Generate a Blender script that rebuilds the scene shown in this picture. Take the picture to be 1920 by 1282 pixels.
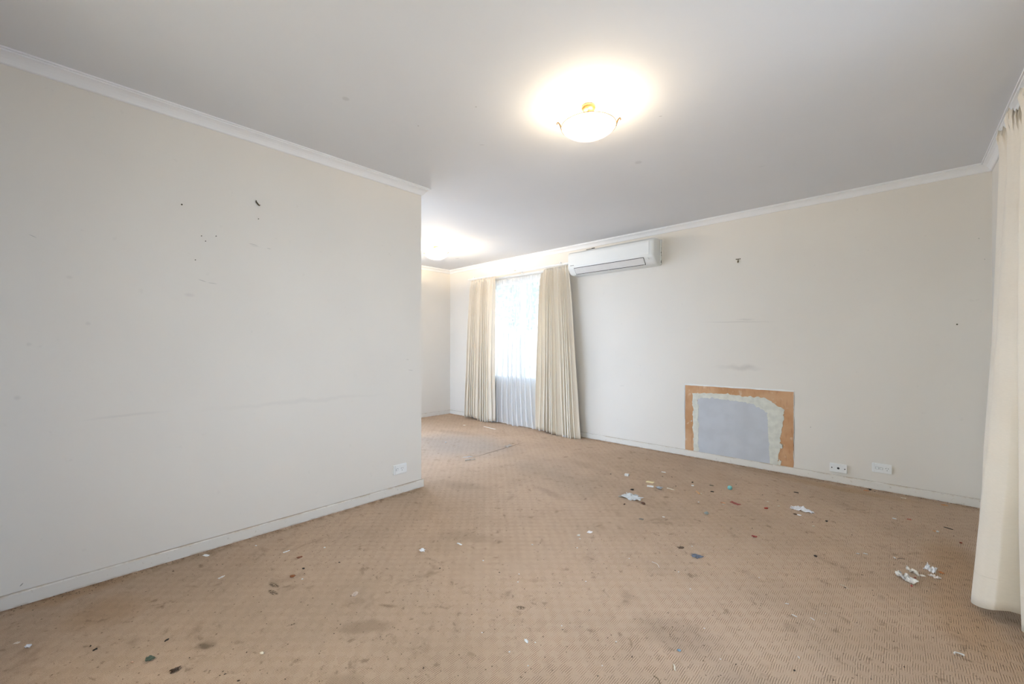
import bpy, bmesh, math, random
from mathutils import Vector, Matrix, noise
for _o in list(bpy.data.objects):
    bpy.data.objects.remove(_o)
SC = bpy.context.scene
COL = SC.collection
PI = math.pi

# ------------------------------------------------------------------ camera
cd = bpy.data.cameras.new('camera')
cam = bpy.data.objects.new('camera', cd)
COL.objects.link(cam)
cam.location = (0, 0, 1.124)
cam.rotation_euler = (PI / 2, 0, math.radians(43.17))
cd.sensor_width = 36.0
cd.lens = 773.0 / 1920.0 * 36.0
cd.shift_y = 7.5 / 1920.0
cd.clip_start = 0.02
SC.camera = cam

# ------------------------------------------------------------------ sky, sun, exposure
SC.view_settings.view_transform = 'Standard'
SC.view_settings.look = 'None'
SC.view_settings.gamma = 1.0
SC.view_settings.use_curve_mapping = False
SC.view_settings.exposure = 0.28
SKY = 8.0
SUN = 12.0
LAMP = 12.0
w = bpy.data.worlds.new('sky')
SC.world = w
w.use_nodes = True
bgn = w.node_tree.nodes['Background']
bgn.inputs[0].default_value = (0.58, 0.725, 1.0, 1)
bgn.inputs[1].default_value = SKY
sd = bpy.data.lights.new('sun', 'SUN')
sd.energy = SUN
sd.color = (1.0, 0.93, 0.84)
sd.angle = math.radians(0.6)
sun = bpy.data.objects.new('sun', sd)
COL.objects.link(sun)
# sun stands high over the street side (y < 0), so the eaves keep it out of the room
sun.rotation_euler = Vector((0.10, 0.36, -0.93)).to_track_quat('-Z', 'Y').to_euler()


def portal(name, loc, direction, sx, sy):
    ld = bpy.data.lights.new(name, 'AREA')
    ld.shape = 'RECTANGLE'
    ld.size = sx
    ld.size_y = sy
    ld.cycles.is_portal = True
    o = bpy.data.objects.new(name, ld)
    COL.objects.link(o)
    o.location = loc
    o.rotation_euler = Vector(direction).to_track_quat('-Z', 'Z').to_euler()
    return o


# ------------------------------------------------------------------ dimensions
XL, XR = -2.786, 0.468          # lounge: face of the partition, right wall
YB, YF = 4.32, -0.62            # back wall, front wall
XD = -5.47                      # far wall of the dining end
YK = 0.30                       # front wall of the dining end
PT = 0.10                       # partition thickness
YP = 1.909                      # end of the partition
ZC = 2.38                       # ceiling
T = 0.12
# openings: (u0, u1, z0, z1)
WIN_BACK = (-4.72, -3.12, 0.63, 2.07)
WIN_RIGHT = (0.75, 2.95, 0.45, 2.07)
WIN_FRONT_ADDED = (-1.95, 0.25, 0.30, 2.12)  # unseen opening behind the camera, added and sized for its daylight
WIN_DINING = (-5.42, -2.98, 0.04, 2.10)  # unseen glass door, widened to bring more daylight to the back
WIN_WEST_ADDED = (0.75, 3.35, 0.04, 2.10)  # unseen opening, added to brighten the dining end
portal('daylight_portal_back', ((WIN_BACK[0]+WIN_BACK[1])/2, YB+T+.02, (WIN_BACK[2]+WIN_BACK[3])/2), (0, -1, 0), 1.7, 1.44)
portal('daylight_portal_right', (XR+T+.02, (WIN_RIGHT[0]+WIN_RIGHT[1])/2, (WIN_RIGHT[2]+WIN_RIGHT[3])/2), (-1, 0, 0), 2.2, 1.62)
portal('daylight_portal_front', ((WIN_FRONT_ADDED[0]+WIN_FRONT_ADDED[1])/2, YF-T-.02, (WIN_FRONT_ADDED[2]+WIN_FRONT_ADDED[3])/2), (0, 1, 0), 2.2, 1.82)
portal('daylight_portal_dining', ((WIN_DINING[0]+WIN_DINING[1])/2, YK-T-.02, (WIN_DINING[2]+WIN_DINING[3])/2), (0, 1, 0), 2.44, 2.06)
portal('daylight_portal_west', (XD-T-.02, (WIN_WEST_ADDED[0]+WIN_WEST_ADDED[1])/2, 1.07), (1, 0, 0), 2.6, 2.06)


# ------------------------------------------------------------------ helpers: objects
def link_mesh(name, bm, mat, parent=None, smooth=False, loc=None):
    me = bpy.data.meshes.new(name)
    bm.normal_update()
    bm.to_mesh(me)
    bm.free()
    o = bpy.data.objects.new(name, me)
    COL.objects.link(o)
    if mat:
        me.materials.append(mat)
    if smooth:
        for p in me.polygons:
            p.use_smooth = True
    if parent:
        o.parent = parent
    if loc:
        o.location = loc
    return o


def tag(o, label, cat, group=None, kind=None):
    o['label'] = label
    o['category'] = cat
    if group:
        o['group'] = group
    if kind:
        o['kind'] = kind
    return o


def empty(name, loc, label, cat, group=None):
    o = bpy.data.objects.new(name, None)
    o.empty_display_size = .1
    COL.objects.link(o)
    o.location = loc
    return tag(o, label, cat, group)


def struct(o, label, cat):
    o['kind'] = 'structure'
    o['label'] = label
    o['category'] = cat
    return o


def box(bm, x0, x1, y0, y1, z0, z1):
    vs = [bm.verts.new(p) for p in ((x0, y0, z0), (x1, y0, z0), (x1, y1, z0), (x0, y1, z0),
                                    (x0, y0, z1), (x1, y0, z1), (x1, y1, z1), (x0, y1, z1))]
    for f in ((3, 2, 1, 0), (4, 5, 6, 7), (0, 1, 5, 4), (1, 2, 6, 5), (2, 3, 7, 6), (3, 0, 4, 7)):
        bm.faces.new([vs[i] for i in f])
    return vs


def bevel(o, wdt=.002, seg=2):
    m = o.modifiers.new('bevel', 'BEVEL')
    m.width = wdt
    m.segments = seg
    m.limit_method = 'ANGLE'
    return o


def tube(bm, pts, r, n=8, cap=True):
    """round tube along pts; r a number or list"""
    pts = [Vector(p) for p in pts]
    rs = r if isinstance(r, (list, tuple)) else [r] * len(pts)
    rings = []
    prev = None
    for i, p in enumerate(pts):
        d = (pts[min(i+1, len(pts)-1)] - pts[max(i-1, 0)]).normalized()
        if prev is None:
            a = Vector((0, 0, 1)) if abs(d.z) < .9 else Vector((1, 0, 0))
            u = d.cross(a).normalized()
        else:
            u = (prev - d * prev.dot(d)).normalized()
        prev = u
        v = d.cross(u)
        rings.append([bm.verts.new(p + (u*math.cos(2*PI*k/n) + v*math.sin(2*PI*k/n)) * rs[i]) for k in range(n)])
    for a, b in zip(rings, rings[1:]):
        for k in range(n):
            bm.faces.new((a[k], a[(k+1) % n], b[(k+1) % n], b[k]))
    if cap:
        bm.faces.new(list(reversed(rings[0])))
        bm.faces.new(rings[-1])


def lathe(bm, prof, n=48, c=(0, 0, 0)):
    rings = []
    for r, z in prof:
        if r < 1e-6:
            rings.append([bm.verts.new((c[0], c[1], c[2]+z))])
        else:
            rings.append([bm.verts.new((c[0]+r*math.cos(2*PI*k/n), c[1]+r*math.sin(2*PI*k/n), c[2]+z)) for k in range(n)])
    for a, b in zip(rings, rings[1:]):
        for k in range(n):
            k2 = (k+1) % n
            if len(a) == 1 and len(b) == 1:
                continue
            if len(a) == 1:
                bm.faces.new((a[0], b[k2], b[k]))
            elif len(b) == 1:
                bm.faces.new((a[k], a[k2], b[0]))
            else:
                bm.faces.new((a[k], a[k2], b[k2], b[k]))


def sweep(bm, path, prof, closed=False):
    """sweep a 2D profile (out, up) along a horizontal path; 'out' is to the left of the walking direction, mitred"""
    n = len(path)
    rings = []
    for i in range(n):
        p = Vector(path[i]).to_2d()
        dirs = []
        if i > 0:
            dirs.append((p - Vector(path[i-1]).to_2d()).normalized())
        if i < n-1:
            dirs.append((Vector(path[i+1]).to_2d() - p).normalized())
        nn = [Vector((-d.y, d.x)) for d in dirs]
        if len(nn) == 2:
            m = (nn[0] + nn[1])
            m = m / m.dot(nn[0]) if abs(m.dot(nn[0])) > 1e-6 else nn[0]
        else:
            m = nn[0]
        z = path[i][2]
        rings.append([bm.verts.new((p.x + m.x*a, p.y + m.y*a, z + b)) for a, b in prof])
    k = len(prof)
    for a, b in zip(rings, rings[1:]):
        for j in range(k):
            bm.faces.new((a[j], a[(j+1) % k], b[(j+1) % k], b[j]))
    bm.faces.new(rings[0])
    bm.faces.new(list(reversed(rings[-1])))
    bmesh.ops.recalc_face_normals(bm, faces=bm.faces[:])


# ------------------------------------------------------------------ helpers: materials
class M:
    def __init__(s, name):
        s.m = bpy.data.materials.new(name)
        s.m.use_nodes = True
        s.t = s.m.node_tree
        s.b = s.t.nodes['Principled BSDF']
        s.out = s.t.nodes['Material Output']

    def n(s, typ, ins=None, **kw):
        nd = s.t.nodes.new(typ)
        for k, v in kw.items():
            setattr(nd, k, v)
        for k, v in (ins or {}).items():
            if isinstance(v, bpy.types.NodeSocket):
                s.t.links.new(v, nd.inputs[k])
            else:
                nd.inputs[k].default_value = v
        return nd

    def set(s, **kw):
        names = dict(col='Base Color', rough='Roughness', metal='Metallic', spec='Specular IOR Level',
                     normal='Normal', alpha='Alpha', sheen='Sheen Weight', sub='Subsurface Weight')
        for k, v in kw.items():
            i = s.b.inputs[names[k]]
            if isinstance(v, bpy.types.NodeSocket):
                s.t.links.new(v, i)
            else:
                if k == 'col' and len(v) == 3:
                    v = (*v, 1)
                i.default_value = v
        return s

    def math(s, op, a, b=0.0, c=None, clamp=False):
        nd = s.n('ShaderNodeMath', {0: a, 1: b}, operation=op, use_clamp=clamp)
        if c is not None:
            if isinstance(c, bpy.types.NodeSocket):
                s.t.links.new(c, nd.inputs[2])
            else:
                nd.inputs[2].default_value = c
        return nd.outputs[0]

    def ramp(s, v, a, b, lo=0.0, hi=1.0):
        return s.n('ShaderNodeMapRange', {'Value': v, 'From Min': a, 'From Max': b, 'To Min': lo, 'To Max': hi},
                   interpolation_type='SMOOTHSTEP').outputs[0]

    def mix(s, f, a, b, blend='MIX'):
        nd = s.n('ShaderNodeMix', data_type='RGBA', blend_type=blend)
        for k, v in ((0, f), (6, a), (7, b)):
            if isinstance(v, bpy.types.NodeSocket):
                s.t.links.new(v, nd.inputs[k])
            else:
                if k and len(v) == 3:
                    v = (*v, 1)
                nd.inputs[k].default_value = v
        return nd.outputs[2]

    def coord(s):
        if not hasattr(s, '_c'):
            s._c = s.n('ShaderNodeTexCoord').outputs['Object']
        return s._c

    def noise(s, scale, detail=3, rough=.5, vec=None, dist=0.0):
        return s.n('ShaderNodeTexNoise', {'Vector': vec or s.coord(), 'Scale': scale, 'Detail': detail,
                                          'Roughness': rough, 'Distortion': dist}).outputs['Fac']

    def bump(s, h, strength=.3, dist=.002):
        s.set(normal=s.n('ShaderNodeBump', {'Height': h, 'Strength': strength, 'Distance': dist}).outputs[0])
        return s

    def xyz(s, vec=None):
        nd = s.n('ShaderNodeSeparateXYZ', {0: vec or s.coord()})
        return nd.outputs


def blob(mt, c, half, rot, soft=.5, wob=0.0, wscale=8.0):
    """0..1 mask of an ellipse on a surface: centre c, half sizes (x, y, z), rotation euler"""
    vec = mt.coord()
    if wob:
        nz = mt.n('ShaderNodeTexNoise', {'Vector': vec, 'Scale': wscale, 'Detail': 3})
        off = mt.n('ShaderNodeVectorMath', {0: nz.outputs['Color'], 1: (.5, .5, .5)}, operation='SUBTRACT').outputs[0]
        off = mt.n('ShaderNodeVectorMath', {0: off, 'Scale': wob}, operation='SCALE').outputs[0]
        vec = mt.n('ShaderNodeVectorMath', {0: vec, 1: off}, operation='ADD').outputs[0]
    mp = mt.n('ShaderNodeMapping', {'Vector': vec, 'Location': c, 'Rotation': rot, 'Scale': half}, vector_type='TEXTURE')
    ln = mt.n('ShaderNodeVectorMath', {0: mp.outputs[0]}, operation='LENGTH').outputs['Value']
    return mt.ramp(ln, 1.0, 1.0 - soft, 0, 1)


def plain(name, col, rough=.5, metal=0.0, var=.06, vscale=12.0, bstr=0.0, spec=.5):
    mt = M(name)
    nz = mt.noise(vscale, 3)
    f = mt.ramp(nz, .3, .7, 1-var, 1+var)
    c = mt.mix(1.0, col, mt.n('ShaderNodeCombineColor', {0: f, 1: f, 2: f}).outputs[0], 'MULTIPLY')
    mt.set(col=c, rough=rough, metal=metal, spec=spec)
    if bstr:
        mt.bump(mt.noise(vscale*8, 3), bstr, .001)
    return mt.m


def wall_material(name, marks=()):
    mt = M(name)
    base = (0.76, 0.715, 0.645)
    n1 = mt.noise(1.1, 3)
    c = mt.mix(mt.ramp(n1, .35, .7), base, (0.735, 0.69, 0.622))
    n2 = mt.noise(26, 2)
    c = mt.mix(mt.ramp(n2, .70, .80, 0, .10), c, (.45, .42, .38))
    for (cc, half, rot, soft, amt, colr, wob) in marks:
        c = mt.mix(mt.math('MULTIPLY', blob(mt, cc, half, rot, soft, wob), amt), c, colr)
    mt.set(col=c, rough=.55, spec=.3)
    mt.bump(mt.noise(120, 3), .10, .001)
    return mt.m


def seg(a, b, wd, plane):
    """thin mark from a to b on a wall; plane 'x' or 'y' constant"""
    a, b = Vector(a), Vector(b)
    c = (a+b)/2
    d = b-a
    L = d.length/2
    if plane == 'y':
        return tuple(c), (L, .05, wd), (0, -math.atan2(d.z, d.x), 0)
    return tuple(c), (.05, L, wd), (math.atan2(d.z, d.y), 0, 0)


# ------------------------------------------------------------------ materials
# marks on the partition: scratches, the faint line where furniture stood, smudges
_g = (.30, .28, .25)
MARKS_LEFT = [
    (*seg((0, .466, 1.489), (0, .510, 1.476), .0022, 'x'), .6, .55, _g, .004),
    (*seg((0, .505, 1.476), (0, .560, 1.472), .0022, 'x'), .6, .45, _g, .004),
    (*seg((0, .70, 1.727), (0, .765, 1.722), .0020, 'x'), .6, .55, _g, .012),
    (*seg((0, .71, 1.718), (0, .775, 1.714), .0020, 'x'), .6, .35, _g, .014),
    (*seg((0, .80, 1.715), (0, .83, 1.714), .0022, 'x'), .6, .5, _g, .004),
    (*seg((0, -.03, .775), (0, .40, .785), .010, 'x'), .9, .16, (.40, .38, .36), .02),
    (*seg((0, .30, .775), (0, 1.75, .765), .020, 'x'), .9, .12, (.42, .40, .38), .05),
    (*seg((0, 1.765, 1.02), (0, 1.80, 1.018), .0022, 'x'), .6, .5, _g, .002),
    (*seg((0, 1.78, .94), (0, 1.84, .93), .0025, 'x'), .6, .45, _g, .006),
    (*seg((0, -.135, 1.617), (0, -.105, 1.602), .0018, 'x'), .6, .5, _g, .004),
    (*seg((0, -.158, .078), (0, -.146, .092), .0022, 'x'), .5, .8, (.12, .11, .10), .001),
    ((0, .43, 1.395), (.05, .035, .012), (0, 0, 0), .9, .22, (.42, .36, .36), .03),
    ((0, .050, 1.23), (.05, .014, .012), (0, 0, 0), .8, .16, _g, .01),
    ((0, -.01, 1.44), (.05, .016, .012), (0, 0, 0), .8, .14, _g, .01),
    ((0, -.13, 1.13), (.05, .012, .012), (0, 0, 0), .8, .16, _g, .01),
    ((0, -.165, .90), (.05, .014, .014), (0, 0, 0), .8, .18, _g, .01),
]
MARKS_BACK = [
    (*seg((-1.53, 0, 1.365), (-.72, 0, 1.340), .007, 'y'), .8, .30, (.42, .38, .34), .012),
    ((-1.10, 0, .915), (.27, .05, .035), (0, 0, 0), .95, .30, (.42, .38, .34), .10),
    ((-1.04, 0, .935), (.10, .05, .030), (0, 0, 0), .95, .25, (.42, .38, .34), .06),
    ((-1.05, 0, 1.372), (.10, .05, .016), (0, 0, 0), .95, .25, (.40, .37, .33), .03),
    (*seg((-2.36, 0, .662), (-2.28, 0, .672), .003, 'y'), .7, .35, _g, .006),
    ((.407, 0, 1.873), (.004, .05, .004), (0, 0, 0), .4, .6, _g, 0),
    ((.434, 0, 1.724), (.004, .05, .004), (0, 0, 0), .4, .5, _g, 0),
    ((-.55, 0, .43), (.006, .05, .006), (0, 0, 0), .5, .5, _g, 0),
]


def offset_marks(ms, axis, v):
    out = []
    for c, half, rot, soft, amt, col, wob in ms:
        c = list(c)
        c[axis] = v
        out.append((tuple(c), half, rot, soft, amt, col, wob))
    return out


MAT_WALL = wall_material('cream_wall_paint')
MAT_WALL_L = wall_material('cream_wall_paint_scuffed', offset_marks(MARKS_LEFT, 0, XL))
MAT_WALL_B = wall_material('cream_wall_paint_marked', offset_marks(MARKS_BACK, 1, YB))


def ceiling_material():
    mt = M('ceiling_paint')
    c = mt.mix(mt.ramp(mt.noise(1.2, 3), .35, .65), (.775, .785, .81), (.76, .77, .795))
    for (x, y, rx, ry, ro, am) in ((-4.62, 3.78, .045, .006, .3, .8), (-4.50, 3.55, .012, .010, 0, .7), (-2.05, .95, .022, .022, 0, .18),
                                   (-1.30, 2.65, .030, .030, 0, .16), (-2.0, 1.35, .006, .006, 0, .4), (-1.62, 1.45, .006, .006, 0, .4),
                                   (-1.9, 1.75, .02, .003, .8, .4), (-.95, 2.2, .012, .004, .5, .4), (-.70, 3.3, .03, .003, .2, .3)):
        c = mt.mix(mt.math('MULTIPLY', blob(mt, (x, y, ZC), (rx, ry, .5), (0, 0, ro), .5, .004), am), c, (.20, .19, .18))
    mt.set(col=c, rough=.8, spec=.2)
    return mt.m


MAT_CEIL = ceiling_material()
MAT_CORNICE = plain('cornice_paint', (.82, .82, .825), .6, var=.02, vscale=3)


def skirting_material():
    mt = M('skirting_gloss_paint')
    n = mt.noise(9, 5, .65)
    z = mt.xyz()[2]
    grime = mt.math('MULTIPLY', mt.ramp(z, .048, .060), mt.ramp(n, .42, .62))
    c = mt.mix(mt.math('MULTIPLY', grime, .75), (.74, .70, .635), (.48, .38, .26))
    c = mt.mix(mt.math('MULTIPLY', mt.ramp(z, .0575, .0598), mt.ramp(mt.noise(6, 3), .3, .6, .35, .75)), c, (.34, .26, .18))
    fl = mt.math('MULTIPLY', mt.ramp(mt.noise(45, 4, .7), .62, .70), .5)
    c = mt.mix(fl, c, (.42, .34, .25))
    low = mt.math('MULTIPLY', mt.ramp(z, .012, .001), mt.ramp(mt.noise(20, 3), .35, .65))
    c = mt.mix(mt.math('MULTIPLY', low, .5), c, (.40, .30, .20))
    mt.set(col=c, rough=.35)
    return mt.m


MAT_SKIRT = skirting_material()


def carpet_material():
    mt = M('sculpted_loop_carpet')
    co = mt.coord()
    wn = mt.n('ShaderNodeTexNoise', {'Vector': co, 'Scale': 7.0, 'Detail': 2})
    off = mt.n('ShaderNodeVectorMath', {0: wn.outputs['Color'], 1: (.5, .5, .5)}, operation='SUBTRACT').outputs[0]
    off = mt.n('ShaderNodeVectorMath', {0: off, 'Scale': .014}, operation='SCALE').outputs[0]
    v = mt.n('ShaderNodeVectorMath', {0: co, 1: off}, operation='ADD').outputs[0]
    X, Y, Z = mt.xyz(v)[:3]
    # grooves run along y, in short runs set in a chequer of blocks
    st = mt.math('SINE', mt.math('MULTIPLY', X, 2*PI/.0070))
    st = mt.ramp(st, .05, .85)
    row = mt.math('SINE', mt.math('MULTIPLY', Y, 2*PI/.068))
    colm = mt.math('SINE', mt.math('MULTIPLY', X, 2*PI/.072))
    n1 = mt.noise(60, 2)
    ck = mt.math('MULTIPLY', row, colm)
    ck = mt.math('ADD', ck, mt.math('MULTIPLY', mt.math('SUBTRACT', n1, .5), 2.4))
    mask = mt.ramp(ck, -.40, .08)
    n2 = mt.noise(14, 3)
    mask = mt.math('MULTIPLY', mask, mt.ramp(n2, .30, .58, .45, 1))
    groove = mt.math('MULTIPLY', st, mask)
    # wool colour and wear
    c = mt.mix(mt.ramp(mt.noise(.9, 4, .6), .38, .64), (.61, .45, .328), (.52, .383, .277))
    # browner tint in random patches
    xa = mt.xyz()
    c = mt.mix(mt.math('MULTIPLY', mt.ramp(mt.noise(2.3, 4, .6), .52, .72), .25), c, (.50, .37, .25))
    # dull grey traffic path from the dining end, partly a painted-in skylight tint
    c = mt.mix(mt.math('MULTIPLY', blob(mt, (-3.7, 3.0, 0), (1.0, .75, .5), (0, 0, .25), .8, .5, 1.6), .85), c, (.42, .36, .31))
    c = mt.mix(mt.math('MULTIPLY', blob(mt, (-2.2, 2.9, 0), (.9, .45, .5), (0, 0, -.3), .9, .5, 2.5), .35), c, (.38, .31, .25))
    # stains, and orange tints that paint in warm light and shade
    for (cx, cy, rx, ry, ro, am, colr) in STAINS_AND_LIGHT:
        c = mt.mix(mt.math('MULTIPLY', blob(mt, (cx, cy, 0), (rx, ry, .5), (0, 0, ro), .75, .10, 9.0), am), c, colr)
    # dirt spots of several sizes
    for sc, lo, hi, am, cut in ((5.0, .58, .74, .34, 1), (14.0, .59, .71, .52, 1), (36.0, .61, .72, .62, 1), (85.0, .62, .71, .65, 1)):
        nn = mt.noise(sc, 4, .68, dist=.4)
        zone = mt.ramp(mt.noise(1.3, 3), .32, .55, .35, 1)
        c = mt.mix(mt.math('MULTIPLY', mt.math('MULTIPLY', mt.ramp(nn, lo, hi), zone), am), c, (.17, .115, .075))
    vor = mt.n('ShaderNodeTexVoronoi', {'Vector': co, 'Scale': 30.0, 'Randomness': 1.0})
    vz = mt.n('ShaderNodeSeparateColor', {0: vor.outputs['Color']}).outputs[0]
    fleck = mt.math('MULTIPLY', mt.ramp(vor.outputs['Distance'], .13, .05), mt.ramp(vz, .50, .56))
    c = mt.mix(mt.math('MULTIPLY', fleck, .75), c, (.09, .06, .04))
    # dirty line close to the walls
    for ax, v0 in ((1, YB - .02), (0, XL + .02)):
        d = mt.math('ABSOLUTE', mt.math('SUBTRACT', xa[ax], v0))
        e = mt.math('MULTIPLY', mt.ramp(d, .09, .0), mt.ramp(mt.noise(16, 4, .7), .38, .62))
        if ax == 0:
            e = mt.math('MULTIPLY', e, mt.ramp(xa[1], 1.96, 1.88))
        c = mt.mix(mt.math('MULTIPLY', e, .55), c, (.20, .12, .06))
    for (cx, cy, rx, ry, ro) in CRUSTS:
        k = mt.math('MULTIPLY', blob(mt, (cx, cy, 0), (rx, ry, .5), (0, 0, ro), .5, .012, 40.0), mt.ramp(mt.noise(130, 3, .7), .40, .56))
        c = mt.mix(mt.math('MULTIPLY', k, .85), c, (.05, .035, .022))
    # seam of the carpet in the dining opening
    p, q = Vector((-3.125, 2.72)), Vector((-3.19, 3.62))
    mid = (p+q)/2
    c = mt.mix(mt.math('MULTIPLY', blob(mt, (mid.x, mid.y, 0), (.010, .50, .5), (0, 0, math.atan2(q.y-p.y, q.x-p.x)-PI/2), .45, .012, 12), .85), c, (.13, .10, .08))
    # yarn grain
    g = mt.ramp(mt.noise(420, 2), .3, .7, .86, 1.14)
    c = mt.mix(1.0, c, mt.n('ShaderNodeCombineColor', {0: g, 1: g, 2: g}).outputs[0], 'MULTIPLY')
    c = mt.mix(mt.math('MULTIPLY', mt.math('SUBTRACT', 1.0, mask), .17), c, (.22, .15, .10))
    # the grooves are coloured darker
    c = mt.mix(mt.math('MULTIPLY', groove, .66), c, (.17, .115, .075))
    mt.set(col=c, rough=.95, spec=.1)
    h = mt.math('SUBTRACT', mt.math('MULTIPLY', mt.noise(300, 2), .5), groove)
    mt.bump(h, .5, .002)
    return mt.m


CRUSTS = [(-2.144, 0.648, 0.0439, 0.0149, 0.25), (-2.083, 0.626, 0.0423, 0.0143, 0.21), (-1.184, 1.318, 0.0249, 0.0155, 0.59), (-1.787, 0.606, 0.0222, 0.0063, 1.2), (-1.796, 0.856, 0.0069, 0.0039, 0.43), (-1.826, 0.249, 0.018, 0.0102, 1.86)]
BR = (.16, .105, .065)
STAINS_AND_LIGHT = [
    (-2.16, 1.02, .02, .06, .2, .0, BR),
    (-.62, 1.62, .22, .16, .3, .28, (.24, .18, .14)),
    (-.30, 1.45, .30, .20, -.4, .25, (.26, .21, .18)),
    (-1.55, .80, .16, .05, .9, .30, BR),
    (-1.35, .62, .14, .05, .6, .25, BR),
    (-2.45, .10, .22, .16, .3, .30, (.40, .22, .09)),  # left corner that gets little light, its shade painted orange
    (-2.74, .02, .10, .30, 0, .35, (.42, .22, .08)),  # same corner along the partition, shade painted in
    (-2.55, 2.15, .30, .12, .4, .22, (.24, .18, .13)),
    (-1.85, 1.60, .25, .10, .5, .22, (.24, .18, .13)),
    (-1.95, 2.5, .26, .06, -.2, .25, (.25, .19, .15)),
    (-2.1, 3.3, .5, .10, -.3, .20, (.26, .20, .15)),
    (-4.2, 3.4, .5, .12, .3, .25, (.28, .22, .18)),
    (-4.3, 2.9, .6, .12, .1, .28, (.34, .30, .27)),
    (.19, 2.50, .14, .42, .1, .32, (.47, .27, .12)),  # curtain foot, stain with warm light painted in
    (.20, 3.1, .16, .5, 0, .38, (.45, .25, .10)),  # farther along the curtain foot, warm light painted in too
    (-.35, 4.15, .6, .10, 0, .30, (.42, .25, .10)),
    (-.9, 4.2, .35, .06, 0, .30, (.30, .20, .12)),
    (-1.9, .35, .06, .03, .5, .65, (.05, .035, .02)),
    (-1.62, .93, .06, .015, .7, .45, BR),
]
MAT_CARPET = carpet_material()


def curtain_material(name, col, trans=.25):
    mt = M(name)
    nz = mt.noise(3.0, 3)
    c = mt.mix(mt.math('MULTIPLY', mt.ramp(nz, .45, .75), .25), col, (col[0]*.86, col[1]*.80, col[2]*.72))
    # woven cloth
    X, Y, Z = mt.xyz()[:3]
    wv = mt.math('MULTIPLY', mt.math('SINE', mt.math('MULTIPLY', Z, 2*PI/.0022)), .05)
    nn = mt.n('ShaderNodeMapping', {'Vector': mt.coord(), 'Scale': (60, 60, 900)})
    slub = mt.ramp(mt.noise(1.0, 2, vec=nn.outputs[0]), .3, .7, .975, 1.02)
    c = mt.mix(1.0, c, mt.n('ShaderNodeCombineColor', {0: slub, 1: slub, 2: slub}).outputs[0], 'MULTIPLY')
    mt.set(col=c, rough=.85, spec=.2)
    mt.b.inputs['Sheen Weight'].default_value = .15
    tl = mt.n('ShaderNodeBsdfTranslucent', {'Color': c})
    mx = mt.n('ShaderNodeMixShader', {0: trans, 1: mt.b.outputs[0], 2: tl.outputs[0]})
    mt.t.links.new(mx.outputs[0], mt.out.inputs[0])
    return mt.m


MAT_DRAPE = curtain_material('cream_drape_cloth', (.96, .87, .735), .22)
MAT_DRAPE_R = curtain_material('cream_drape_cloth_lining', (.86, .785, .675), .15)


def sheer_material():
    mt = M('white_sheer_voile')
    df = mt.n('ShaderNodeBsdfDiffuse', {'Color': (.96, .945, .92, 1)})
    tl = mt.n('ShaderNodeBsdfTranslucent', {'Color': (.82, .81, .80, 1)})
    tr = mt.n('ShaderNodeBsdfTransparent', {'Color': (1, 1, 1, 1)})
    a = mt.n('ShaderNodeMixShader', {0: .42, 1: df.outputs[0], 2: tl.outputs[0]})
    b = mt.n('ShaderNodeMixShader', {0: .42, 1: a.outputs[0], 2: tr.outputs[0]})
    mt.t.links.new(b.outputs[0], mt.out.inputs[0])
    return mt.m


MAT_SHEER = sheer_material()


def glass_material():
    mt = M('window_glass')
    tr = mt.n('ShaderNodeBsdfTransparent', {'Color': (.95, .97, .96, 1)})
    gl = mt.n('ShaderNodeBsdfGlossy', {'Color': (1, 1, 1, 1), 'Roughness': .02})
    fr = mt.n('ShaderNodeFresnel', {'IOR': 1.45})
    f = mt.math('MULTIPLY', fr.outputs[0], .8)
    b = mt.n('ShaderNodeMixShader', {0: f, 1: tr.outputs[0], 2: gl.outputs[0]})
    mt.t.links.new(b.outputs[0], mt.out.inputs[0])
    return mt.m


MAT_GLASS = glass_material()
MAT_FRAME = plain('window_frame_white', (.72, .72, .70), .4)
MAT_PLASTIC = plain('white_plastic', (.80, .80, .78), .35, var=.02)
MAT_AC = plain('air_conditioner_plastic', (.80, .81, .79), .38, var=.02, vscale=3)
MAT_FLAP = plain('air_conditioner_flap_plastic', (.70, .69, .67), .45, var=.02)
MAT_DARK = plain('dark_recess', (.03, .028, .025), .7)
MAT_GREY = plain('grey_mark', (.16, .155, .15), .6)
MAT_TRACK = plain('curtain_track_white', (.80, .80, .78), .35)
MAT_BRASS = M('antique_brass').set(col=(.20, .115, .04), rough=.38, metal=.75).m
MAT_NAIL = plain('dark_metal', (.10, .085, .05), .45, metal=.6)


def lit_glass():
    mt = M('frosted_glass_bowl')
    tl = mt.n('ShaderNodeBsdfTranslucent', {'Color': (.95, .93, .88, 1)})
    df = mt.n('ShaderNodeBsdfDiffuse', {'Color': (.9, .89, .86, 1)})
    tr = mt.n('ShaderNodeBsdfTransparent', {'Color': (1, .97, .92, 1)})
    gl = mt.n('ShaderNodeBsdfGlossy', {'Color': (1, 1, 1, 1), 'Roughness': .15})
    a = mt.n('ShaderNodeMixShader', {0: .35, 1: tl.outputs[0], 2: df.outputs[0]})
    b = mt.n('ShaderNodeMixShader', {0: .15, 1: a.outputs[0], 2: tr.outputs[0]})
    c = mt.n('ShaderNodeMixShader', {0: .05, 1: b.outputs[0], 2: gl.outputs[0]})
    mt.t.links.new(c.outputs[0], mt.out.inputs[0])
    return mt.m


MAT_BOWL = lit_glass()


def emit(name, col, s):
    mt = M(name)
    e = mt.n('ShaderNodeEmission', {'Color': (*col, 1), 'Strength': s})
    mt.t.links.new(e.outputs[0], mt.out.inputs[0])
    return mt.m


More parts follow.
